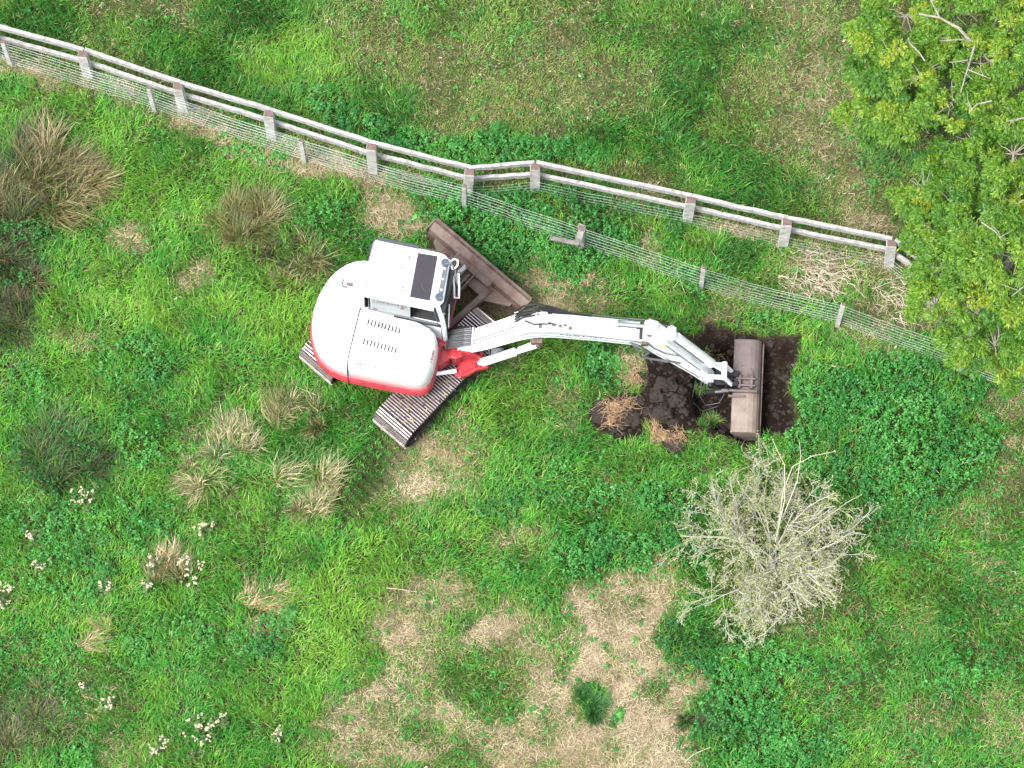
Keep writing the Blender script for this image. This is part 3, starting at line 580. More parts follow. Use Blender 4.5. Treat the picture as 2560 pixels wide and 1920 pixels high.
t1 = track(1); t2 = track(-1)
random.seed(12); b = MB(); b.col = (1, 1, 1, 1)
for i in range(150):
    sg = 1 if random.random() < .8 else -1; c = UV(random.uniform(-1.2, 1.1)*(.6 if random.random() < .6 else 1)-.3, sg*.83+random.gauss(0, .17), .595); a = random.uniform(0, 6.28); l = random.uniform(.01, .045); k = random.uniform(.6, 1.2)
    b.col = random.choice([(.20*k, .26*k, .05*k, 1), (.34*k, .27*k, .17*k, 1), (.06*k, .045*k, .035*k, 1), (.06*k, .045*k, .035*k, 1)]); w_ = random.uniform(.006, .02)
    d = Vector((math.cos(a), math.sin(a), random.uniform(-.2, .2))); p = Vector((-d.y, d.x, 0)); b.add([c-d*l, c+p*w_+ZV*.006, c+d*l, c-p*w_+ZV*.003], [(0, 1, 2, 3)])
tag(b.build('track_debris', mat_attr('debris', trans=0), t1), kind='stuff')
b = MB(); b.box(UV(0, 0, .48), U*.55, V*.50, ZV*.12, .04)
for su in (-1, 1):
    for svv in (-1, 1): b.box(UV(.45*su, .45*svv, .42), U*.14, V*.22, ZV*.10, .02)
b.tube([UV(0, 0, .56), UV(0, 0, .80)], .46, 28); E(b, 'undercarriage', m_redf)
# dozer blade
b = MB(); prof = [(1.74, .06), (1.71, .22), (1.72, .40), (1.76, .50), (1.90, .55), (1.955, .53), (1.95, .49), (1.86, .47), (1.82, .35), (1.81, .2), (1.84, .04)]
b.loft([[UV(u, v, z) for u, z in prof] for v in (-1.05, -.35, .35, 1.08)])
bl = E(b, 'dozer_blade', m_rust, bevel=.006)
b = MB()
for v in (-1.055, 1.085): b.box(UV(1.83, v, .30), U*.12, V*.012, ZV*.27)
b.build('blade_side', m_rust, bl)
b = MB(); b.box(UV(1.955, .02, .565), U*.022, V*1.06, ZV*.012); b.build('blade_edge', m_rust, bl)
for sg in (-1, 1):
    b = MB(); a1, a2 = UV(.62, .36*sg, .42), UV(1.72, .42*sg, .36); d = (a2-a1).normalized()
    b.box((a1+a2)/2, (a2-a1)/2, d.cross(ZV)*.055, ZV*.075, .012)
    # gusset
    tri = [(1.42, .42), (1.72, .42), (1.72, .86), (1.66, .86)]
    b.loft([[UV(u, v*sg, z) for u, v in tri] for z in (.34, .40)])
    b.build('blade_arm', m_rust, ex)
b = MB(); b.box(UV(1.60, 0, .40), U*.14, V*.38, ZV*.03, .01); b.box(UV(1.70, 0, .44), U*.06, V*.40, ZV*.07, .01); E(b, 'blade_cross_plate', m_rust)
b = MB()
for v in (-.085, .085): b.box(UV(1.40, v, .47), U*.28, V*.008, ZV*.07)
b.tube([UV(.7, 0, .48), UV(1.35, 0, .46)], .05, 12); b.tube([UV(1.3, 0, .46), UV(1.62, 0, .45)], .028, 10); b.box(UV(1.05, 0, .50), U*.22, V*.12, ZV*.04, .02)
E(b, 'blade_cylinder', m_rust)

def inset(poly, w, d):
    """move each vertex of a closed outline inwards; w = weight, or (x, y) for a fixed direction"""
    n = len(poly); area = sum(poly[i][0]*poly[(i+1) % n][1]-poly[(i+1) % n][0]*poly[i][1] for i in range(n)); s = 1 if area > 0 else -1; out = []
    for i in range(n):
        x0, y0 = poly[i-1]; x1, y1 = poly[i]; x2, y2 = poly[(i+1) % n]; k = w[i]
        if isinstance(k, tuple): out.append((x1+k[0]*d, y1+k[1]*d)); continue
        a = math.hypot(x1-x0, y1-y0); b = math.hypot(x2-x1, y2-y1); nx = -((y1-y0)/a+(y2-y1)/b)*s; ny = ((x1-x0)/a+(x2-x1)/b)*s; l = math.hypot(nx, ny); f = min(1.5, 2/l)
        out.append((x1+nx/l*d*k*f, y1+ny/l*d*k*f))
    return out
def roundpoly(pts, r, n=4):
    out = []
    for i in range(len(pts)):
        p0, p1, p2 = Vector(pts[i-1]), Vector(pts[i]), Vector(pts[(i+1) % len(pts)]); a = (p0-p1); b = (p2-p1); q = min(r, a.length*.45, b.length*.45); A_, B_ = p1+a.normalized()*q, p1+b.normalized()*q
        for k in range(n+1):
            t = k/n; out.append(tuple(A_*(1-t)**2+p1*2*t*(1-t)+B_*t*t))
    return out
def shell(name, poly, w, levels, m, parent=ex, smooth=35):
    b = MB(); rings = [[HP(x, y, z) for x, y in inset(poly, w, d)] for z, d in levels]
    b.loft(rings); return b.build(name, m, parent, smooth=smooth)
BACK = [(-.715, .925), (-.86, .92), (-1.0, .87), (-1.14, .78), (-1.26, .65), (-1.36, .49), (-1.43, .30), (-1.475, .10), (-1.49, -.10), (-1.47, -.30), (-1.42, -.48), (-1.34, -.64), (-1.23, -.77), (-1.08, -.87), (-.90, -.935), (-.715, -.965)]
HOOD = [(-.70, -.965), (-.2, -.965), (.36, -.955), (.50, -.94), (.585, -.885), (.635, -.79), (.655, -.68), (.66, -.55), (.66, -.35), (.64, -.20), (.58, -.10), (.48, -.05), (.30, -.02), (.10, -.012), (-.70, -.012)]
RED = [(-.70, .90), (-.9, .90), (-1.05, .84), (-1.2, .74), (-1.33, .60), (-1.43, .42), (-1.50, .20), (-1.535, -.02), (-1.52, -.25), (-1.46, -.48), (-1.36, -.68), (-1.22, -.84), (-1.04, -.945), (-.80, -1.0), (-.2, -1.005), (.36, -.99), (.51, -.965), (.61, -.905), (.66, -.80), (.675, -.66), (.685, -.5), (.68, -.25), (.72, -.04), (.72, .86), (.62, .93)]
shell('lower_skirt', RED, [1]*len(RED), [(.74, .10), (.78, .03), (.84, 0), (1.06, 0), (1.10, .02), (1.12, .07)], m_redf)
b = MB()
for z in (.90, .97, 1.03):
    pass
    b.tube([HP(x, y, z) for x, y in RED[12:19]], .008, 5)
E(b, 'skirt_ridges', m_red)
wB = [(0, -1)]+[1]*14+[(0, 1)]
back = shell('counterweight', BACK, wB, [(1.10, .03), (1.14, .0), (1.42, .012), (1.56, .03), (1.64, .055), (1.695, .095), (1.725, .145), (1.742, .22)], m_white, smooth=50)
wH = [(0, 1)]+[1]*8+[.9, .6, .3, .1, 0, 0]
hood = shell('engine_hood', HOOD, wH, [(1.10, .03), (1.14, .0), (1.44, .010), (1.56, .022), (1.64, .045), (1.695, .08), (1.725, .12), (1.74, .17)], m_white, smooth=50)
# hood details
for row, (p0, p1) in enumerate((((-.525, -.184), (.002, -.22)), ((-.518, -.526), (.02, -.559)))):
    b = MB(); n_ = 10
    for i in range(n_):
        t = i/(n_-1); x = p0[0]+(p1[0]-p0[0])*t; y = p0[1]+(p1[1]-p0[1])*t
        b.box(HP(x, y-.01, 1.746), hx*.0105, hy*.050, ZV*.008)
    b.build('vent_slots', m_dark, hood)
b = MB(); b.box(HP(-.97, .375, 1.742), hx*.055, hy*.03, ZV*.010, .004); b.build('hood_latch', m_rust, back)
b = MB(); b.tube([HP(-1.085, .44, 1.738), HP(-1.095, .37, 1.74), HP(-1.07, .325, 1.742), HP(-1.0, .305, 1.744)], .018, 6); b.build('latch_recess', m_grey, back)
b = MB()
tl = [(-1.16, -.76, 1.50), (-1.06, -.83, 1.49), (-.93, -.885, 1.485), (-.80, -.915, 1.48)]
rg = [[HP(x-.004, y-.012, z+.03*(1-i*.1)+.012), HP(x-.004, y-.02, z-.05), HP(x+.02, y+.03, z-.05), HP(x+.02, y+.05, z+.04)] for i, (x, y, z) in enumerate(tl)]
b.loft(rg); b.build('rear_light', m_grey, back)
b = MB(); b.tube([HP(-1.38, .01, 1.66), HP(-1.41, -.02, 1.60)], .03, 8); b.build('lifting_eye', m_white, back)
def seam(pts, name='panel_seam', r=.006, m=m_dark, parent=ex):
    b = MB(); b.tube(pts, r, 4); b.build(name, m, parent)
seam([HP(-.50, -.80, 1.706), HP(-.1, -.81, 1.706), HP(.18, -.80, 1.706), HP(.24, -.76, 1.715)], parent=hood, m=m_grey, r=.005)
seam([HP(.20, -.62, 1.742), HP(.24, -.35, 1.742), HP(.30, -.28, 1.74), HP(-.2, -.24, 1.743)], parent=hood, m=m_grey, r=.0035)
seam([HP(-1.30, .05, 1.716), HP(-1.0, .055, 1.744), HP(-.76, .06, 1.746)], parent=back, m=m_grey, r=.0035)
b = MB()
for x, y in ((.10, -.19), (.13, -.21), (.18, -.235), (.24, -.27), (-.02, -.15), (.05, -.14), (.39, -.62), (.40, -.67), (.38, -.70)): b.box(HP(x, y, 1.745 if y > -.5 else 1.72), hx*.012, hy*.008, ZV*.003)
b.build('scuffs', m_grey, hood)
def text(s, size, loc, xdir, updir, m, name, parent, ext=.002):
    cu = bpy.data.curves.new(name, 'FONT'); cu.body = s; cu.size = size; cu.extrude = ext; cu.align_x = 'CENTER'; cu.align_y = 'CENTER'
    to = bpy.data.objects.new('tmp', cu); link(to); bpy.context.view_layer.update()
    me = bpy.data.meshes.new_from_object(to.evaluated_get(bpy.context.evaluated_depsgraph_get())); bpy.data.objects.remove(to)
    x = Vector(xdir).normalized(); z = x.cross(Vector(updir)).normalized(); y = z.cross(x)
    M_ = Matrix((x, y, z)).transposed().to_4x4(); M_.translation = loc; me.transform(M_)
    o = bpy.data.objects.new(name, me); link(o); me.materials.clear(); me.materials.append(m); o.parent = parent; return o
b = MB()
for x, y in ((-.33, -.21), (-.30, -.16), (-.36, -.25), (-.27, -.22), (-.31, -.28)): b.tube([HP(x, y, 1.745), HP(x+random.uniform(.01, .05), y+random.uniform(-.03, .04), 1.748)], .006, 5)
b.build('oil_marks', m_dark, hood)
text('TAKEUCHI', .085, HP(-.42, -.915, 1.694), hx, Vector((0, 0, 1))*.84+hy*.54, m_text, 'lettering', hood)
text('TB260', .085, HP(.612, -.52, 1.655), hy, Vector((0, 0, 1))*.7-hx*.9, m_text, 'lettering', hood)
seam([HP(-.708, 0, 1.751), HP(-.7075, -.78, 1.748), HP(-.707, -.86, 1.728), HP(-.707, -.93, 1.62), HP(-.707, -.968, 1.44), HP(-.707, -.972, 1.12), HP(-.70, -1.008, 1.05), HP(-.69, -1.008, .84)], 'panel_joint', .0095, m_dark, hood)
# cab
cabo = MB()
BASE = [(-.70, .0), (.60, -.01), (.70, -.05), (.755, .02), (.765, .80), (.70, .93), (.60, .955), (-.70, .955)]
TOPP = [(-.68, .015), (.46, .05), (.58, .09), (.655, .17), (.60, .87), (.52, .94), (.44, .965), (-.66, .965)]
def cabp(i, z):
    t = (z-1.05)/(2.42-1.05); t = max(0, min(1, t)); return (BASE[i][0]*(1-t)+TOPP[i][0]*t, BASE[i][1]*(1-t)+TOPP[i][1]*t)
# lower panels
b = MB(); b.loft([[HP(min(cabp(i, z)[0], .655), cabp(i, z)[1], z) for i in range(8)] for z in (1.05, 1.72)]); cab = E(b, 'cab', m_white, smooth=30)
def pillar(pts, r, name='pillar', m=m_white, n=6): b = MB(); b.tube(pts, r, n); return b.build(name, m, cab)
pillar([HP(-.67, .035, 1.70), HP(-.66, .045, 2.43)], .035); pillar([HP(-.67, .93, 1.70), HP(-.64, .935, 2.43)], .035)
pillar([HP(.72, .90, 1.1), HP(.66, .91, 1.9), HP(.575, .885, 2.43)], .035); pillar([HP(.715, -.02, 1.15), HP(.70, -.01, 1.75), HP(.655, .03, 2.15), HP(.58, .10, 2.43)], .042)
pillar([HP(.02, .955, 1.7), HP(.02, .955, 2.43)], .03)
# roof
b = MB(); TP = roundpoly(TOPP, .05)
b.loft([[HP(x, y, z) for x, y in inset(TP, [1]*len(TP), d)] for z, d in ((2.40, .01), (2.43, -.012), (2.47, -.008), (2.492, .02), (2.50, .06))]); roof = b.build('cab_roof', m_white, cab, smooth=40)
b = MB(); b.loft([[HP(x, y, z) for x, y in ((.075, .885), (.40, .90), (.445, .125), (.115, .12))] for z in (2.495, 2.512)]); b.build('roof_window', m_glass, cab, bevel=.004)
b = MB(); b.tube([HP(.24, .38, 2.514), HP(.30, .30, 2.514)], .003, 4); b.tube([HP(.30, .30, 2.514), HP(.345, .25, 2.514)], .002, 4); b.build('glass_scratch', m_grey, cab)
b = MB()
for x, y in ((-.04, .80), (-.035, .76), (-.04, .25), (-.03, .20), (-.12, .58)): b.tube([HP(x, y, 2.5), HP(x, y, 2.512)], .017, 8)
b.build('roof_bolts', m_rust, cab)
b = MB(); b.box(HP(-.27, .990, 2.455), hx*.34, hy*.036, ZV*.030, .008); b.box(HP(.22, .992, 2.43), hx*.14, hy*.020, ZV*.03, .006); b.build('door_rail', mat('dark_grey_rail', (.05, .052, .065), .5), cab)
seam([HP(-.704, .02, 1.752), HP(-.704, .90, 1.752)], 'gasket', .010, m_grey, cab); seam([HP(-.675, .03, 2.49), HP(-.655, .95, 2.49)], 'roof_seam', .007, m_grey, cab)
b = MB(); b.box(HP(-.15, .972, 1.75), hx*.52, hy*.012, ZV*.60, .01); b.build('door', m_glass, cab)
b = MB(); b.tube([HP(-.76, .93, 1.2), HP(-.78, .96, 1.6), HP(-.72, .985, 2.2), HP(-.60, .99, 2.42)], .03, 6); b.build('door_guard', m_black, cab)
# right side window, partly slid open
b = MB(); b.box(HP(-.20, .035, 2.055), hx*.335, hy*.008+ZV*.0, ZV*.26+hy*.018, .004); sw = b.build('side_window', m_sglass, cab)
b = MB()
for i in range(7): b.box(HP(-.38+.075*i, .012, 2.27-.003*i), hx*.008, hy*.004, ZV*.018)
b.box(HP(-.46, .0, 1.86), hx*.04, hy*.003, ZV*.012); b.box(HP(0.0, .012, 2.15), hx*.03, hy*.004, ZV*.02)
b.build('window_marks', m_text, sw)
b = MB(); pts = [HP(-.56, .020, 1.78), HP(.60, .0, 1.78), HP(.52, .062, 2.28), HP(.44, .065, 2.34), HP(-.56, .055, 2.34)]
b.tube(pts+[pts[0]], .016, 6); b.build('window_frame', m_grey, cab)
b = MB(); b.box(HP(-.07, .045, 2.375), hx*.60, hy*.03, ZV*.035, .008); b.build('side_header', m_white, cab)
b = MB(); b.box(HP(.28, -.005, 1.735), hx*.42, hy*.02, ZV*.02, .004); b.build('window_sill', m_black, cab)
b = MB(); b.box(HP(.02, .48, 1.55), hx*.25, hy*.25, ZV*.25, .05); b.box(HP(-.22, .48, 1.95), hx*.07, hy*.23, ZV*.30, .05); b.build('seat', m_black, cab)
b = MB(); b.box(HP(.03, .48, 1.735), hx*.66, hy*.42, ZV*.01); b.build('cab_floor', m_dark, cab)
b = MB(); b.box(HP(-.64, .48, 2.05), hx*.01, hy*.40, ZV*.33); b.build('rear_window', m_glass, cab)
# front screen
b = MB(); b.loft([[HP(.725, .07, 1.3), HP(.735, .86, 1.3), HP(.585, .84, 2.42), HP(.60, .15, 2.42)], [HP(.715, .07, 1.3), HP(.725, .86, 1.3), HP(.575, .84, 2.42), HP(.59, .15, 2.42)]]); b.build('windscreen', m_glass, cab)
b = MB(); b.tube([HP(.745, .10, 1.45), HP(.72, .30, 2.0)], .010, 6); b.build('wiper', m_white, cab)
b = MB(); b.box(HP(.665, .42, 2.30), hx*.045, hy*.36, ZV*.05, .01); b.build('screen_guard', m_black, cab)
# lamps along the front edge of the roof
b = MB(); a1, a2 = HP(.565, .75, 2.52), HP(.59, .27, 2.52); b.box((a1+a2)/2, (a2-a1)/2, hx*.038, ZV*.022, .008); lb = b.build('light_bar', m_grey, cab)
for x, y in ((.545, .80), (.58, .205)):
    b = MB(); b.disc(HP(x, y, 2.535), ZV, .066, .07, 18); b.disc(HP(x+.03, y, 2.53), hx, .045, .05, 14); b.build('work_lamp', m_lamp, cab)
b = MB()
for x, y in ((.56, .70), (.575, .52), (.588, .335)): b.box(HP(x, y, 2.548), hx*.018, hy*.012, ZV*.008)
b.build('bar_brackets', m_white, cab)
# mirror and its bent bracket, grab rails
b = MB(); b.tube([HP(.60, .88, 2.4), HP(.66, .955, 2.38), HP(.72, .95, 2.36), HP(.735, .88, 2.33), HP(.70, .82, 2.32)], .017, 8)
b.tube([HP(.64, .84, 2.35), HP(.70, .70, 2.28), HP(.745, .56, 2.1), HP(.765, .47, 1.9), HP(.84, .48, 1.9), HP(.82, .60, 2.1), HP(.765, .80, 2.3)], .017, 8); b.build('mirror_bracket', m_white, cab)
b = MB(); rr = []
for t in np.linspace(0, math.pi, 9): rr.append((math.cos(t)*.085, math.sin(t)*.07))
c0 = HP(.80, .83, 2.34); ax_ = (hx*.55+hy*.83).normalized(); ay_ = (hx*.83-hy*.55).normalized()
b.loft([[c0+ax_*p+ay_*q+ZV*z for p, q in rr] for z in (-.03, .05)]); b.build('mirror', m_grey, cab)
b = MB(); b.tube([HP(.67, .055, 2.26), HP(.71, .045, 2.24)], .02, 8); b.build('pillar_clamp', m_grey, cab)
# swing post at the front
sb = MB(); lo = [(.60, .12), (.80, .16), (.86, 0), (.84, -.30), (.72, -.42), (.60, -.42)]
sb.loft([[HP(x, y, z) for x, y in lo] for z in (.72, 1.02)]); sb.loft([[HP(x, y, z) for x, y in [(.62, .0), (.78, .02), (.80, -.12), (.62, -.14)]] for z in (1.0, 1.14)])
sb.tube([HP(.93, -.18, .66), HP(.93, -.18, 1.08)], .10, 16)
sb.loft([[HP(x, y, z) for x, y in [(.80, -.12), (.93, -.09), (.93, -.27), (.80, -.27)]] for z in (.92, 1.03)]); E(sb, 'swing_mount', m_red, bevel=.01)
br = MB()
for n in (-.13, .13):
    pr = [(-.02, .72), (.30, .62), (.42, .68), (.42, .82), (.16, 1.14), (.0, 1.18), (-.10, 1.08), (-.10, .80)]
    br.loft([[BP(s, n+dn, z) for s, z in pr] for dn in (-.022, .022)])
br.box(BP(.02, 0, .80), BD*.10, BN*.13, ZV*.07, .01); br.box(BP(-.05, 0, .92), BD*.05, BN*.13, ZV*.12, .01)
ear = [(-.02, -.12), (.30, -.14), (.46, -.16), (.46, -.25), (.28, -.30), (.14, -.40), (.02, -.44), (-.08, -.42), (-.10, -.35), (-.03, -.26)]
br.loft([[BP(s, n, z) for s, n in ear] for z in (.66, .76)]); br.loft([[BP(.05+.5*(s-.05), -.3+.6*(n+.3), z) for s, n in ear] for z in (.76, .80)])
br.tube([BP(.0, -.20, 1.04), BP(.0, .20, 1.04)], .045, 12); br.tube([BP(.32, -.26, .80), BP(.32, .18, .80)], .04, 12)
E(br, 'swing_bracket', m_red, bevel=.008)
b = MB(); b.tube([HP(.50, -.60, .86), BP(-.06, -.37, .84)], .036, 12); E(b, 'swing_cylinder', m_chrome if False else m_white)
# boom
def plate(b, prof, n0, n1): b.loft([[BP(s, n, z) for s, z in prof] for n in (n0, n1)])
BOOM = [(-.07, 1.02), (.0, .96), (.08, .99), (.45, 1.30), (.95, 1.83), (1.12, 1.97), (1.30, 2.06), (1.55, 2.10), (2.2, 2.05), (2.85, 1.95), (3.0, 1.97), (3.06, 2.08), (3.02, 2.2), (2.85, 2.29), (2.2, 2.42), (1.7, 2.50), (1.40, 2.52), (1.18, 2.47), (.95, 2.33), (.45, 1.72), (.05, 1.22), (-.05, 1.12)]
b = MB(); plate(b, BOOM, -.125, .125); boom = E(b, 'boom', m_white, bevel=.012)
b = MB(); hf = [(.98, 2.0), (1.15, 2.12), (1.35, 2.19), (1.6, 2.2), (2.4, 2.12), (2.9, 2.02)]
b.tube([BP(s, -.128, z) for s, z in hf], .006, 4); b.tube([BP(s, -.128, z+.12) for s, z in hf], .005, 4); b.build('weld_seam', m_grey, boom)
# little dark letters on the side of the boom
random.seed(3); b = MB(); s = 1.62
for k, wl in enumerate([.05, .0, .035, .03, .0, .10, .0, .03, .0, .02, .03, .0, .04, .0, .05, .0, .04]):
    if wl: z = 2.285-(s-1.62)*.085; b.box(BP(s+wl/2, -.1265, z), BD*wl/2, BN*.002, ZV*random.uniform(.016, .026))
    s += wl+.022
b.build('lettering', m_textk, boom)
# lug and cylinder under the boom
b = MB(); plate(b, [(1.15, 2.05), (1.34, 2.1), (1.36, 1.98), (1.27, 1.90), (1.18, 1.92)], -.22, -.15); b.tube([BP(1.27, -.26, 1.97), BP(1.27, -.1, 1.97)], .035, 10); b.build('cylinder_lug', m_rust, boom)
A1, A2 = BP(.32, -.20, .80), BP(1.27, -.21, 1.97); ml = A1.lerp(A2, .60)
b = MB(); b.tube([A1, A1.lerp(A2, .08)], .05, 10); b.tube([A1.lerp(A2, .06), ml], .072, 16); cy = E(b, 'boom_cylinder', m_white)
b = MB(); b.tube([ml, A2], .030, 10); b.build('rod', m_white, cy)
b = MB(); b.tube([A1.lerp(A2, .10)+BN*-.05+ZV*.06, A1.lerp(A2, .58)+BN*-.05+ZV*.07, A1.lerp(A2, .72)+BN*-.055+ZV*.04, A1.lerp(A2, .98)+BN*-.055+ZV*.03], .014, 6); b.tube([A1.lerp(A2, .66)+BN*.05, A1.lerp(A2, .97)+BN*.05+ZV*.05], .014, 6); b.build('hose_guard', m_white, cy)
b = MB(); b.box(A1.lerp(A2, .30)+BN*.10+ZV*.02, BD*.10, BN*.05, ZV*.06, .01)
for k in range(5): b.tube([A1.lerp(A2, .15+.05*k)+BN*.14, A1.lerp(A2, .2+.05*k)+BN*.03+ZV*.08], .016, 6)
b.build('valve_block', m_grey, cy)
# arm
ARM = [(2.98, 1.88), (3.12, 1.62), (3.36, 1.28), (3.80, .56), (4.06, .06), (4.15, .0), (4.22, .06), (4.20, .22), (4.02, .72), (3.78, 1.30), (3.50, 1.86), (3.32, 2.22), (3.18, 2.50), (3.08, 2.56), (2.98, 2.52), (2.94, 2.2)]
b = MB(); ARMW = lambda s: .125 if s < 3.4 else .125-.04*(s-3.4)/.8
b.loft([[BP(s, sg*ARMW(s), z) for s, z in ARM] for sg in (-1, 1)]); arm = E(b, 'arm', m_white, bevel=.012)
b = MB(); b.tube([BP(3.0, -.17, 2.12), BP(3.0, .17, 2.12)], .06, 14); b.build('pivot_pin', m_rust, arm); b = MB(); b.tube([BP(3.06, -.13, 2.48), BP(3.06, .16, 2.48)], .04, 12); b.build('pivot_pin', m_rust, arm)
b = MB(); b.disc(BP(3.30, -.1265, 2.0), BN, .036, .004, 16); b.build('warning_sticker', m_orange, arm)
# arm cylinder on top of the boom
b = MB(); C1, C2 = BP(1.30, .02, 2.66), BP(3.06, .02, 2.50); b.tube([C1.lerp(C2, .10), C1.lerp(C2, .70)], .078, 16); b.box(C1.lerp(C2, .05), BD*.12, BN*.05, ZV*.05, .01); ac = E(b, 'arm_cylinder', m_white)
b = MB(); b.tube([C1.lerp(C2, .70), C2], .035, 12); b.build('rod', m_chrome, ac); b = MB(); b.box(C2, BD*.06, BN*.09, ZV*.05, .015); b.build('rod_eye', m_whited, ac)
b = MB(); plate(b, [(1.12, 2.48), (1.45, 2.52), (1.40, 2.70), (1.22, 2.70)], -.06, .10); b.build('cylinder_bracket', m_whited, boom)
b = MB(); b.box(BP(2.93, -.02, 2.275), BD*.03, BN*.10, ZV*.02); b.box(BP(2.87, .06, 2.30), BD*.02, BN*.02, ZV*.03); b.build('boom_tip_hole', m_dark, boom)
seam([BP(1.45, .05, 2.505), BP(1.62, .04, 2.51), BP(2.2, .045, 2.425), BP(2.86, .05, 2.295)], 'edge_or_shadow_line', .008, m_grey, boom); seam([BP(1.0, -.127, 2.20), BP(1.2, -.127, 2.33), BP(1.4, -.127, 2.38), BP(1.7, -.127, 2.37), BP(2.8, -.127, 2.18)], 'edge_or_shadow_line', .006, m_grey, boom)  # first line is the arm cylinder's shadow, put in as a grey strip
seam([BP(3.35, -.127, 2.02), BP(3.55, -.122, 1.60), BP(3.95, -.105, .80)], 'edge_or_shadow_line', .008, m_grey, ex); seam([BP(3.2, -.127, 1.62), BP(3.5, -.122, 1.18), BP(3.95, -.105, .42)], 'edge_or_shadow_line', .006, m_grey, ex)
b = MB()
for s_, n_, z_ in ((1.52, -.03, 2.512), (1.62, -.06, 2.512), (1.70, -.02, 2.508), (1.30, -.09, 2.51), (1.78, -.08, 2.495), (1.56, .02, 2.51)): b.disc(BP(s_, n_, z_), ZV, random.uniform(.02, .045), .008, 7)
b.build('rust_patches', m_rust, boom)
# pipes along the boom
b = MB()
for n, r in ((.18, .022), (.10, .016), (.05, .016), (0, .014)):
    b.tube([BP(.12, n, 1.34 if n < .15 else 1.25), BP(.50, n, 1.82 if n < .15 else 1.72), BP(.92, n, 2.33 if n < .15 else 2.24)], r, 6)
b.box(BP(.18, .03, 1.42), BD*.02, BN*.17, ZV*.025, .004); b.box(BP(.90, .03, 2.33), BD*.03, BN*.18, ZV*.03, .006); b.build('boom_pipes', m_white, boom); b = MB(); b.tube([BP(1.6, .165, 2.42), BP(2.55, .165, 2.30), BP(2.9, .165, 2.26)], .022, 6); b.tube([BP(1.7, .10, 2.60), BP(2.35, .11, 2.50)], .014, 6); b.build('boom_pipes', m_white, boom)
b = MB()
for n in (.075, .025, -.03, -.085): b.tube([BP(.15, n, 1.36), BP(.50, n, 1.795), BP(.93, n, 2.325)], .008, 5)  # strips between the pipes add the gaps' shade; the others are hoses
b.tube([BP(1.5, .20, 2.46), BP(2.0, .205, 2.40), BP(2.7, .205, 2.30), BP(2.98, .19, 2.34)], .012, 6); b.tube([BP(1.9, .105, 2.56), BP(2.6, .11, 2.46), BP(2.95, .12, 2.44)], .008, 5)
b.tube([BP(3.08, .13, 2.44), BP(3.25, .14, 2.28), BP(3.42, .15, 2.16), BP(3.5, .13, 2.1)], .014, 6); b.tube([BP(3.45, -.06, 2.12), BP(3.7, -.07, 1.66), BP(4.0, -.075, 1.10)], .010, 6)
b.build('hoses_and_gap_shade', m_hose, boom)
b = MB(); random.seed(5)
for k in range(5):
    n = .02+.045*k
    b.tube([BP(.88, n, 2.35), BP(1.02, n+random.uniform(-.02, .03), 2.58), BP(1.25, n+.03, 2.66+random.uniform(0, .05)), BP(1.5, n*.5+.12, 2.60), BP(1.8, .17, 2.50), BP(2.1, .185, 2.40)], .017, 6)
b.tube([BP(1.05, .0, 2.50), BP(1.2, -.08, 2.58), BP(1.45, -.06, 2.6), BP(1.62, .04, 2.58)], .015, 6)
b.build('knee_hoses', m_black, boom)
# thick bundle of hoses between house and boom
b = MB()
for k in range(9):
    n = -.13+.035*k; zz = 1.25+.03*math.sin(k*2.1)
    b.tube([BP(-.30+.02*(k % 3), n*.9+.06, 1.02+.03*(k % 2)), BP(-.12, n+.03, 1.24+.02*(k % 3)), BP(.06, n+.02, 1.42+.02*(k % 2)), BP(.17, n+.02, 1.47)], .019, 8)
E(b, 'hose_bundle', m_hose)
b = MB()
for k in range(5): b.tube([BP(-.32, .12+.03*k, .98), BP(-.1, .20+.02*k, 1.2), BP(.12, .22, 1.40)], .013, 6)
E(b, 'black_hoses', m_black)
b = MB(); b.tube([HP(.76, .10, 1.02), HP(.80, .0, 1.14), HP(.74, -.10, 1.2), HP(.75, -.16, 1.14)], .012, 6); E(b, 'grease_pipe', m_grey)
# hoses at the elbow
b = MB(); b.tube([BP(2.75, -.14, 2.12), BP(2.95, -.20, 2.05), BP(3.08, -.19, 1.82), BP(3.0, -.17, 1.55), BP(3.12, -.16, 1.42), BP(3.4, -.15, 1.32), BP(3.6, -.13, 1.18)], .016, 8)
b.tube([BP(2.8, -.12, 2.0), BP(2.92, -.18, 1.80), BP(2.95, -.16, 1.50), BP(3.1, -.15, 1.38), BP(3.4, -.14, 1.24)], .016, 8)
b.tube([BP(2.8, -.14, 2.20), BP(3.05, -.15, 2.14), BP(3.15, -.14, 1.9), BP(3.35, -.14, 1.66), BP(3.6, -.14, 1.58)], .010, 6); b.build('elbow_hoses', m_grey, arm)
# bucket cylinder, links
D1, D2 = BP(3.42, .03, 2.22), BP(4.16, .0, .82); b = MB(); b.tube([D1, D1.lerp(D2, .08)], .06, 10); b.tube([D1.lerp(D2, .12), D1.lerp(D2, .96)], .078, 16); bc = E(b, 'bucket_cylinder', m_white)
D3 = BP(4.36, .0, .52); b = MB(); b.tube([D2, D3], .035, 10); b.build('rod', m_white, bc)
b = MB(); b.box(BP(3.42, .03, 2.20), BD*.07, BN*.10, ZV*.05, .01); b.tube([BP(3.42, -.09, 2.2), BP(3.42, .15, 2.2)], .04, 10); b.build('cylinder_mount', m_whited, arm)
b = MB()
for n in (-.11, .11):
    b.tube([BP(4.02, n, .50), D3+BN*n], .040, 8); b.tube([D3+BN*n, BP(4.50, n, .16)], .036, 8)
b.tube([D3-BN*.15, D3+BN*.15], .045, 12); E(b, 'bucket_link', m_whited)
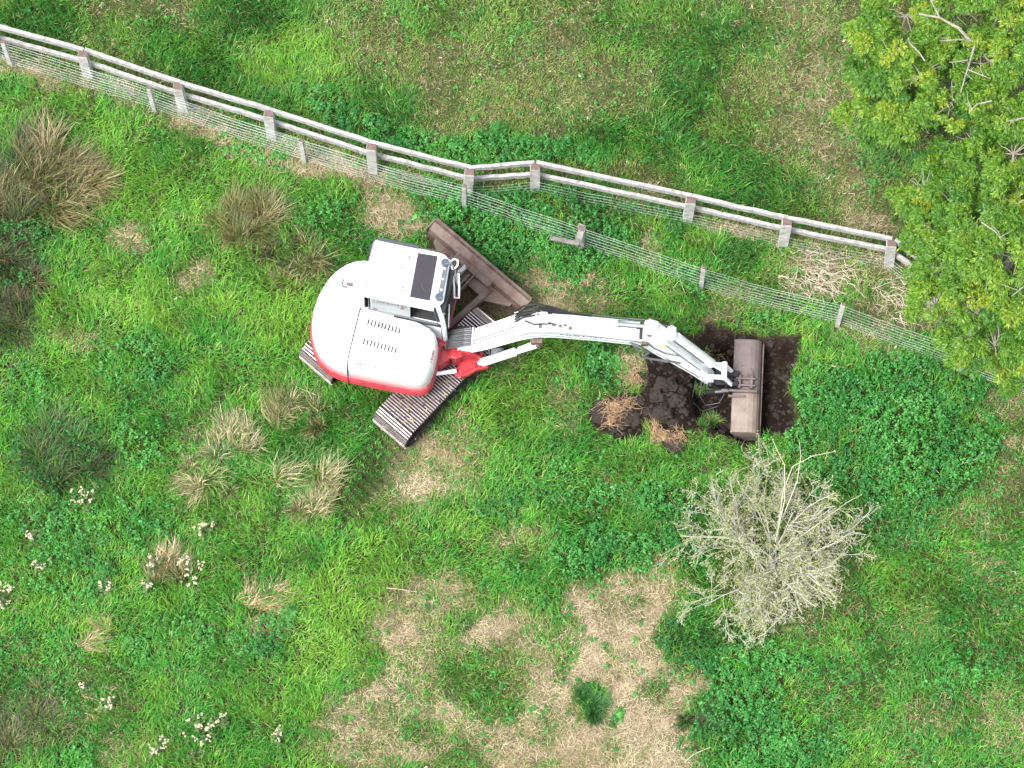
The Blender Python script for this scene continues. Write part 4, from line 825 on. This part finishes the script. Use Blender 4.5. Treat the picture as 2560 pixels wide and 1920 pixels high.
b = MB(); b.box(BP(4.38, .02, .08), BD*.16, BN*.14, ZV*.08, .02); b.box(BP(4.50, .02, .0), BD*.12, BN*.17, ZV*.08, .02); b.box(BP(4.52, .07, .12), BD*.10, BN*.05, ZV*.10, .02); b.box(BP(4.52, -.10, .12), BD*.10, BN*.04, ZV*.10, .02); b.tube([BP(4.16, -.16, .10), BP(4.16, .16, .10)], .05, 12)
b.tube([BP(4.10, -.22, .0), BP(4.25, -.24, .12), BP(4.45, -.22, .16), BP(4.6, -.18, .12)], .045, 8); E(b, 'quick_hitch', m_black if False else mat('dark_steel', (.035, .035, .04), .4, .5, var=.4, scale=10))
b = MB(); b.tube([BP(4.0, -.12, .25), BP(3.98, -.30, .05), BP(4.1, -.40, -.15), BP(4.32, -.36, -.1), BP(4.42, -.20, .1)], .007, 6); b.tube([BP(3.9, -.14, .30), BP(3.86, -.34, -.1), BP(4.05, -.46, -.3), BP(4.30, -.42, -.1)], .006, 6); b.build('hitch_hoses', m_hose, ex)
# bucket, long axis across the boom
KC = Vector((5.69, -.632, .08)); KX = Vector((1, -.045, 0)).normalized(); KY = Vector((.06, 1, 0)).normalized()
def KP(s, n, z): return KC+KX*s+KY*n+Vector((0, 0, z+n*-.03))
SH = [(-.235, -.02), (-.22, .0), (-.10, .02), (.04, .03), (.12, .022), (.18, -.01), (.222, -.06), (.245, -.14), (.24, -.26), (.19, -.40), (.07, -.46)]
th = [(s*.94-.004, z-.02) for s, z in SH[::-1]]
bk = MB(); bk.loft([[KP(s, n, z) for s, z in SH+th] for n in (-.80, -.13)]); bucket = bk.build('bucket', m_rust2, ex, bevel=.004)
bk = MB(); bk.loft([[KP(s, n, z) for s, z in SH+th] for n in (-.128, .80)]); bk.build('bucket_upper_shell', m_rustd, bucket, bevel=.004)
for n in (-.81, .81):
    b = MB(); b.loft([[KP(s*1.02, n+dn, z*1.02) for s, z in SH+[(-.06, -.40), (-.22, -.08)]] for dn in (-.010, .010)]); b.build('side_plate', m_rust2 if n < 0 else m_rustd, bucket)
b = MB(); b.box(KP(.262, 0, -.20), KX*.012, KY*.80, ZV*.07, .004); b.build('wear_edge', m_rust, bucket)
b = MB()
for n in (-.02, .10): b.box(KP(-.02, n, .06), KX*.16, KY*.012, ZV*.06, .004)
b.tube([KP(-.12, -.06, .07), KP(-.12, .16, .07)], .03, 10); b.tube([KP(.08, -.06, .07), KP(.08, .16, .07)], .03, 10); b.disc(KP(-.19, .14, .0), ZV, .12, .06, 20); b.disc(KP(.05, .22, .045), ZV, .045, .04, 14)
b.box(KP(-.12, -.12, .07), KX*.30, KY*.018, ZV*.045, .006); b.box(KP(-.16, -.20, .03), KX*.14, KY*.015, ZV*.04, .006); b.box(KP(-.05, .36, .024), KX*.035, KY*.010, ZV*.006); b.build('hanger_bracket', m_rustd, bucket)

# ------------------------------------------------------------------ trees
random.seed(21)
m_bark = mat('grey_bark', (.34, .31, .26), .85, scale=14, col2=(.20, .19, .13), bump=.4)
m_tleaf = mat_attr('tree_leaf', rough=.45, trans=.35, spec=.4)
def curve(a, b, n=5, wob=.08, sag=0.0):
    a, b = Vector(a), Vector(b); L = (b-a).length; out = [a]
    for i in range(1, n):
        t = i/n; out.append(a.lerp(b, t)+Vector((random.gauss(0, wob*L*.5), random.gauss(0, wob*L*.5), random.gauss(0, wob*L*.3)+sag*4*t*(1-t)*L)))
    out.append(b); return out
def tree(name, label, base, blobs, bare, hue):
    b0 = Dp(*base, 0); b0.z = gh(b0.x, b0.y); root = empty(name, b0, label, 'tree', 'trees along the right edge')
    tr = MB(); top = Vector((0, 0, 1.5)); tr.tube(curve((0, 0, -.1), top, 4, .03), .13, 10, r2=.10)
    C = []
    for x, y, z, r in blobs:
        c = Dp(x, y, z)-b0; C.append((c, r/129.6))
    cen = sum((c for c, r in C), Vector())/len(C)
    tr2 = MB()
    for c, r in C:
        mid = top.lerp(c, .5)+Vector((0, 0, .15)); tr.tube([top-Vector((0, 0, random.uniform(0, .5))), top.lerp(mid, .6), mid, c], .05, 6, r2=.016)
        for k in range(9):
            d = Vector((random.gauss(0, 1), random.gauss(0, 1), random.gauss(.2, .6))).normalized()*r*random.uniform(.7, 1.0)
            tr2.tube(curve(c-Vector((0, 0, .05)), c+d, 3, .12), .011, 4, r2=.004)
    for pts, r in bare:
        P_ = [Dp(x, y, z)-b0 for x, y, z in pts]; tr3 = MB(); tr3.tube(P_, r, 6, r2=r*.45)
        for k in range(3):
            a = P_[-2].lerp(P_[-1], random.random()); tr3.tube(curve(a, a+Vector((random.gauss(0, .12), random.gauss(0, .12), random.uniform(0, .1))), 3, .1), .006, 4, r2=.003)
        tr3.build('bare_branch', m_bark, root)
    tr.build('trunk', m_bark, root); tr2.build('branches', m_bark, root)
    O_, A_, El, Ln, Hu = [], [], [], [], []
    for c, r in C:
        c = np.array(c); nsub = int(15*(r/.45)**2)+3
        for j in range(nsub):
            d0 = rng.normal(0, 1, 3); d0[2] = abs(d0[2])*.9-.3; d0 /= np.linalg.norm(d0); cc = c+d0*r*np.array([1.15, 1.15, .8])*(.35+.85*rng.random()**.6)
            sr = rng.uniform(.10, .21); ns = int(48*(sr/.16)**2); d = rng.normal(0, 1, (ns, 3)); d[:, 2] = np.abs(d[:, 2])-.3; d /= np.linalg.norm(d, axis=1)[:, None]
            p = cc+d*(sr*rng.random(ns)**.5)[:, None]*np.array([1, 1, .6]); a = np.arctan2(d[:, 1]*.6+d0[1], d[:, 0]*.6+d0[0])+rng.normal(0, .5, ns)
            nl = 6; rep = np.repeat(np.arange(ns), nl); k = np.tile(np.arange(nl), ns)
            O_.append(p[rep]+np.stack([np.cos(a), np.sin(a), -.2*np.ones(ns)], 1)[rep]*((2.5-np.abs(k-2.5))*.012)[:, None]); A_.append(a[rep]+(k-2.5)*.42+rng.normal(0, .2, ns*nl))
            El.append(rng.normal(-.3, .4, ns*nl)); Ln.append(.045+.045*rng.random(ns*nl)); hs_ = rng.normal(0, .16)
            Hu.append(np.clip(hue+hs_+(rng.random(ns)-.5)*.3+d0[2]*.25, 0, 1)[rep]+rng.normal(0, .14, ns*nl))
    o = np.concatenate(O_); a = np.concatenate(A_); el = np.concatenate(El); l = np.concatenate(Ln)[:, None]; hu = np.clip(np.concatenate(Hu), 0, 1)[:, None]; N_ = len(o)
    d = np.stack([np.cos(a)*np.cos(el), np.sin(a)*np.cos(el), np.sin(el)], 1); rl = rng.normal(0, .5, N_); p = np.stack([-np.sin(a)*np.cos(rl), np.cos(a)*np.cos(rl), np.sin(rl)], 1); w_ = l*.16
    V_ = np.stack([o, o+d*l*.45-p*w_, o+d*l*.45+p*w_, o+d*l+[[0, 0, -.012]]], 1).reshape(-1, 3); kk = np.arange(N_)[:, None]*4
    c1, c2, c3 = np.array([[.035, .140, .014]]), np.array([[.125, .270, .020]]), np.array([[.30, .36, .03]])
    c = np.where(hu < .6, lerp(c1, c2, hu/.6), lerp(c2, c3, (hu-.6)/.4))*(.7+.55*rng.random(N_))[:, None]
    npmesh('crown', V_, np.zeros((0, 4), int), np.concatenate([kk+[[0, 1, 2]], kk+[[1, 3, 2]]]), np.repeat(c, 4, 0), m_tleaf, root)
    return root
tree('leafy_tree', 'bright green tree in the top right corner with bare grey twigs showing in its crown', (2080, 260),
     [(1900, 75, 2.6, 48), (1960, 30, 2.9, 62), (2060, 20, 3.2, 66), (2160, 20, 3.4, 70), (1935, 120, 3.0, 60), (1862, 175, 2.2, 40), (1915, 200, 2.6, 52), (1990, 165, 3.3, 62), (2060, 215, 3.2, 56), (1860, 268, 1.9, 36), (1910, 280, 1.9, 42), (1975, 250, 2.6, 48), (2140, 130, 3.3, 52), (2210, 90, 3.3, 62), (2090, 130, 2.5, 50), (2160, 220, 3.1, 58), (2230, 180, 3.2, 60), (2250, 10, 3.3, 70), (2100, 300, 2.6, 46), (2020, 90, 3.1, 40)],
     [([(2100, 92, 3.5), (2070, 60, 3.75), (2030, 38, 3.8), (1985, 30, 3.75)], .03), ([(2100, 92, 3.5), (2080, 85, 3.7), (2030, 88, 3.75)], .014), ([(2030, 38, 3.8), (2010, 0, 3.8)], .014), ([(2105, 100, 3.5), (2090, 150, 3.7), (2075, 200, 3.7)], .02), ([(2090, 150, 3.7), (2140, 170, 3.7)], .012),
      ([(1998, 132, 3.9), (1985, 112, 3.9), (1966, 95, 3.85), (1962, 82, 3.8)], .014), ([(2142, 218, 3.9), (2110, 225, 3.95), (2092, 245, 3.9)], .015), ([(2210, 255, 3.7), (2175, 262, 3.75)], .013), ([(2090, 130, 3.7), (2050, 135, 3.8)], .014)], .36)
tree('leafy_tree', 'yellow green tree at the right edge hanging over the end of both fences', (2120, 700),
     [(1958, 445, 1.9, 38), (2000, 405, 2.3, 44), (2060, 440, 2.9, 54), (2040, 345, 2.2, 40), (2120, 365, 2.8, 50), (2190, 330, 3.1, 60), (2020, 500, 2.7, 48), (2110, 490, 3.3, 60), (2190, 440, 3.4, 62), (2022, 605, 2.3, 42), (2055, 575, 3.0, 52), (2130, 580, 3.4, 58), (2200, 550, 3.4, 60), (2020, 660, 2.5, 44), (2090, 660, 3.1, 56), (2165, 660, 3.2, 60), (2225, 660, 3.1, 56), (2090, 730, 2.4, 40), (2150, 745, 2.5, 48), (2215, 770, 2.4, 44), (2170, 800, 1.9, 30), (2250, 420, 3.2, 60)],
     [([(2120, 480, 3.6), (2150, 500, 3.7), (2165, 520, 3.7)], .012), ([(2210, 620, 3.8), (2185, 640, 3.8)], .014)], .36)

# ------------------------------------------------------------------ lichen covered thorn bush
m_twig = mat_attr('lichen_bark', rough=.9, trans=0, spec=.1)
def bush():
    b0 = Gp(1668, 1222); root = empty('thorn_bush', b0, 'leafless grey thorn bush covered in yellow green lichen, below the bucket', 'bush')
    b = MB(); lf = []
    def lic(lev=1):
        t = random.random()
        if t < .68 or lev == 0: k = random.uniform(.75, 1.15); return (.43*k, .415*k, .385*k, 1)
        k = random.uniform(.7, 1.1); return (.36*k, .365*k, .16*k, 1)
    def grow(p, d, L, r, lev):
        n = 5 if lev < 2 else 3; pts = [p.copy()]; dd = d.copy()
        for i in range(n):
            dd = (dd+Vector((random.gauss(0, .12), random.gauss(0, .12), random.gauss(-.02, .09)))).normalized(); p = p+dd*(L/n)
            if p.z < .12: p.z = .12+random.random()*.05
            pts.append(p.copy())
        b.col = lic(lev); b.tube(pts, max(r, .0045), 5 if lev == 0 else 3, r2=max(r*.5, .003), cap=False)
        if lev >= 1:
            for q in pts[1:]:
                for _ in range(1 if lev == 1 else 2): lf.append(q+Vector((random.gauss(0, .03), random.gauss(0, .03), random.gauss(0, .02))))
        if lev < 3:
            for _ in range([7, 5, 3][lev]):
                t = random.uniform(.25, 1)*n; i = min(int(t), n-1); q = pts[i].lerp(pts[i+1], t-i)
                sd = (dd*.8+Vector((random.gauss(0, .62), random.gauss(0, .62), random.gauss(.0, .35)))).normalized()
                grow(q, sd, L*random.uniform(.32, .60), r*.55, lev+1)
    for k in range(24):
        a = k*2.399; el = random.uniform(.10, .95); L = random.uniform(.98, 1.36)
        grow(Vector((random.gauss(0, .08), random.gauss(0, .08), .05)), Vector((math.cos(a)*math.cos(el), math.sin(a)*math.cos(el)*1.02, math.sin(el))).normalized(), L, .013, 0)
    for pts in ([(1675, 1170, .6), (1695, 1080, .95), (1695, 1005, 1.2), (1680, 975, 1.3), (1668, 948, 1.3)], [(1680, 1150, .6), (1692, 1060, 1.0), (1712, 1008, 1.2), (1755, 985, 1.3), (1805, 975, 1.3)], [(1690, 1120, .7), (1722, 1040, 1.1), (1730, 985, 1.2), (1727, 955, 1.2)], [(1700, 1320, .6), (1650, 1370, .55), (1610, 1388, .5)],
                [(1700, 1180, .6), (1770, 1130, .9), (1830, 1085, .8), (1862, 1068, .8)], [(1640, 1180, .6), (1560, 1160, .8), (1500, 1160, .8), (1470, 1158, .8)], [(1700, 1210, .6), (1790, 1180, .8), (1840, 1150, .8), (1870, 1155, .8)]):
        b.col = (.36, .36, .27, 1); b.tube([Dp(x, y, z)-b0 for x, y, z in pts], .012, 5, r2=.005)
        for x, y, z in pts[1:]:
            for _ in range(4): lf.append(Dp(x, y, z)-b0+Vector((random.gauss(0, .02), random.gauss(0, .02), 0)))
    b.build('branches', m_twig, root)
    o = np.array([tuple(v) for v in lf]); N_ = len(o); print('lichen', N_)
    a = rng.uniform(0, 6.28, N_); l = .006+.013*rng.random(N_)
    V_ = np.stack([o+np.stack([np.cos(a+k*1.57)*l*(1, .6)[k % 2], np.sin(a+k*1.57)*l*(1, .6)[k % 2], rng.normal(0, .006, N_)], 1) for k in range(4)], 1).reshape(-1, 3)
    c = lerp(np.array([[.26, .30, .08]]), np.array([[.36, .37, .23]]), rng.random(N_)[:, None])*(.6+.6*rng.random(N_))[:, None]
    npmesh('lichen_tufts', V_, np.arange(N_)[:, None]*4+np.array([[0, 1, 2, 3]]), np.zeros((0, 3), int), np.repeat(c, 4, 0), m_leaf, root)
bush()

# ------------------------------------------------------------------ things lying about
m_stick = mat('bleached_stick', (.52, .45, .36), .85, scale=12, col2=(.34, .27, .20))
m_root = mat('pale_roots', (.44, .31, .18), .85, scale=14, col2=(.24, .14, .075))
m_clod = mat('dark_soil', (.032, .023, .019), .95, scale=9, col2=(.016, .011, .009), bump=.9, thr=(.35, .6))
def pile(x, y, rx, ry, n, name, label, cat, L=(.2, .6)):
    g0 = Gp(x, y); b = MB()
    for i in range(n):
        a = random.gauss(-.35, .5) if random.random() < .6 else random.uniform(0, 6.28); p = Vector((random.gauss(0, rx/130), random.gauss(0, ry/130), random.uniform(.03, .3))); l = random.uniform(*L)
        b.tube(curve(p, p+Vector((math.cos(a)*l, math.sin(a)*l, random.gauss(0, .05))), 4, .14), random.uniform(.003, .008), 3, r2=.002, cap=False)
    o = b.build(name, m_stick); o.location = g0; return tag(o, label, cat)
pile(1760, 598, 40, 22, 130, 'brushwood_pile', 'tangled heap of bleached twigs between the two fences', 'brushwood')
pile(1930, 640, 30, 24, 60, 'brushwood_pile', 'thin scatter of dead twigs under the end post of the rail fence', 'brushwood', (.2, .5))
from mathutils import noise as mno
def lump(c, r, sq=.7, seed=0, n=10):
    """rough clod"""
    V_, F_ = [], []; o_ = Vector((seed*3.7, seed*1.3, seed*.7))
    for i in range(n+1):
        th_ = math.pi*i/n
        for j in range(n*2):
            f = math.pi*j/n; d = Vector((math.sin(th_)*math.cos(f), math.sin(th_)*math.sin(f), math.cos(th_)))
            k = 1+.55*mno.noise(d*1.6+o_)+.30*mno.noise(d*4+o_)+.20*mno.noise(d*9+o_)
            V_.append(Vector(c)+Vector((d.x*r*k, d.y*r*k*.85, d.z*r*sq*k)))
    for i in range(n):
        for j in range(n*2): F_.append((i*n*2+j, i*n*2+(j+1) % (n*2), (i+1)*n*2+(j+1) % (n*2), (i+1)*n*2+j))
    return V_, F_
sl = MB()
for i in range(900):
    x, y = random.uniform(1285, 1730), random.uniform(700, 960)
    w_ = Dp(x, y, 0); s_ = float(samp(SOIL, np.array([w_.x]), np.array([w_.y]))[0])
    if s_ < .75: continue
    z = gh(w_.x, w_.y); r = random.uniform(.012, .045) if random.random() < .93 else random.uniform(.05, .08); sl.add(*lump((w_.x, w_.y, z), r, .7, i, 4))
o = sl.build('loose_soil', m_clod); tag(o, 'crumbs of loose dark soil strewn over the dug hole', 'soil', kind='stuff')
CL = [(1437, 842, .17, 'largest dark soil clod, on the top of the spoil heap'), (1418, 868, .12, 'dark soil clod at the left flank of the spoil heap'), (1460, 882, .14, 'rounded soil clod on the right flank of the spoil heap'), (1430, 905, .15, 'dark clod at the foot of the spoil heap towards the straw roots'),
      (1468, 850, .10, 'small clod just right of the largest one'), (1402, 895, .09, 'small dark clod beside the left root ball'), (1455, 918, .10, 'soil clod at the lowest edge of the spoil heap'), (1385, 870, .08, 'smallest clod between root ball and spoil heap')]
for i, (x, y, r, l) in enumerate(CL):
    g0 = Gp(x, y); b = MB(); b.add(*lump((0, 0, r*.3), r, .55, 50+i, 18)); o = b.build('soil_clod', m_clod, smooth=80); o.location = g0; tag(o, l, 'soil clod', 'soil clods on the spoil heap')
def rootball(x, y, r, n, label, dirs):
    g0 = Gp(x, y); root = empty('turf_clump', g0, label, 'turf clump', 'upturned turf clumps beside the hole'); b = MB()
    for k in range(5): b.add(*lump((random.gauss(0, r*.35), random.gauss(0, r*.4), .02), r*random.uniform(.5, .75), .4, 80+k+int(x), 16))
    b.build('soil', m_clod, root, smooth=80)
    b = MB()
    hubs = [(random.gauss(0, r*.45), random.gauss(0, r*.4), random.choice(dirs)) for _ in range(max(3, n//28))]
    for i in range(n):
        hx_, hy_, hd = random.choice(hubs); a = hd+random.gauss(0, .55)+(math.pi if random.random() < .25 else 0)
        p = Vector((hx_+random.gauss(0, r*.12), hy_+random.gauss(0, r*.12), r*.30+.06+random.uniform(.0, .07))); l = random.uniform(.08, .34)*(.6+r)
        q = p+Vector((math.cos(a)*l, math.sin(a)*l, random.gauss(-.06, .05))); b.tube(curve(p, q, 6, .22), random.uniform(.0025, .0075), 4, r2=.002, cap=False)
    b.build('roots', m_root, root)
    return root
rootball(1338, 892, .40, 130, 'larger upturned turf clump with orange straw roots left of the spoil heap', [.4, 2.6, -1.4, -1.6])
rootball(1450, 950, .26, 130, 'smaller upturned turf clump with curling roots below the spoil heap', [1.5, -.8, 2.9])
rootball(1372, 815, .13, 60, 'narrow strip of brown turf on the left rim of the hole', [1.5, -1.5])
for a in [(1508, 820, 34, 260, GRN+[(.24, .32, .08)], (.3, .2), .22, 'yellow green tuft fallen into the hole under the arm'), (1530, 905, 36, 340, GRN+[(.2, .3, .06)], (.1, .2), .2, 'green tuft lying in the hole below the hitch'), (1535, 752, 26, 120, GRN+OLV, (.4, 0), .08, 'sunken green turf strip above the arm in the hole')]:
    tussock(*a, name='grass_tuft', cat='grass tuft', grp='green tufts fallen in the hole')
for pts, r, l in [([(1793, 798), (1822, 801)], .013, 'short bleached stick right of the hole'), ([(1478, 1650), (1500, 1632), (1534, 1618)], .010, 'thin pale stick at the bottom edge of the straw patch'), ([(2120, 985), (2045, 1025)], .008, 'long thin yellowish stalk lying in the weeds at the right'), ([(2014, 1015), (2026, 1028)], .007, 'tiny white stick left of the long stalk'),
                   ([(835, 1275), (900, 1282)], .008, 'pale dead stalk at the upper left of the dry patches'), ([(1100, 470), (1180, 500), (1210, 512)], .008, 'pale stem lying along the wire fence above the blade'), ([(1460, 590), (1480, 640)], .006, 'thin dead stem beside the second stake')]:
    g0 = Gp(*pts[0]); P_ = [Gp(x, y)-g0+Vector((0, 0, .12)) for x, y in pts]; b = MB(); b.tube(curve(P_[0], P_[-1], 4, .04) if len(P_) == 2 else P_, r, 5, r2=r*.6); o = b.build('stick', m_stick); o.location = g0; tag(o, l, 'stick', 'dead sticks lying in the grass')
def dock(x, y, r, n, label):
    g0 = Gp(x, y); Vv, tr, cc = weeds(rng.normal(0, r*.3, n), rng.normal(0, r*.3, n), np.full(n, .12), np.full(n, r*.6), 7, np.full(n, .10), lambda rep, N_: np.array([[.10, .30, .06]])*(.7+.6*rng.random(N_))[:, None], '', None)
    o = npmesh('dock_plant', Vv, np.zeros((0, 4), int), tr, cc, m_leaf); o.location = g0; tag(o, label, 'plant', 'large leaved green plants')
dock(1336, 1545, .10, 5, 'small round leafy plant alone in the straw beside the dark tuft'); dock(1320, 782, .18, 6, 'leafy plant just under the boom, left of the hole'); dock(900, 470, .08, 2, 'pale leaved plant above the cab roof'); dock(620, 1330, .2, 8, 'large leaved clover patch right of the blond straw tussock')
# small pale dead leaves on the cropped field
N = 420; X, Y = rng.uniform(-9, 9, N), rng.uniform(-7, 8, N); m = samp(M, X, Y); cut = samp(CUT, X, Y); k = (rng.random(N) < .15+m[5]) & (cut < .2); X, Y = X[k], Y[k]; n = len(X)
a = rng.uniform(0, 6.28, n); l = .015+.03*rng.random(n)**2; o_ = np.stack([X, Y, ghz(X, Y)+.075], 1)
V_ = np.stack([o_+np.stack([np.cos(a+j*1.57)*l*(1, .45)[j % 2], np.sin(a+j*1.57)*l*(1, .45)[j % 2], rng.normal(0, .01, n)], 1) for j in range(4)], 1).reshape(-1, 3)
g = npmesh('fallen_leaves', V_, np.arange(n)[:, None]*4+np.array([[0, 1, 2, 3]]), np.zeros((0, 3), int), np.repeat(np.array([[.55, .46, .36]])*(.7+.5*rng.random(n))[:, None], 4, 0), m_straw)
tag(g, 'pale dry leaves sprinkled over the grass', 'fallen leaves', kind='stuff')
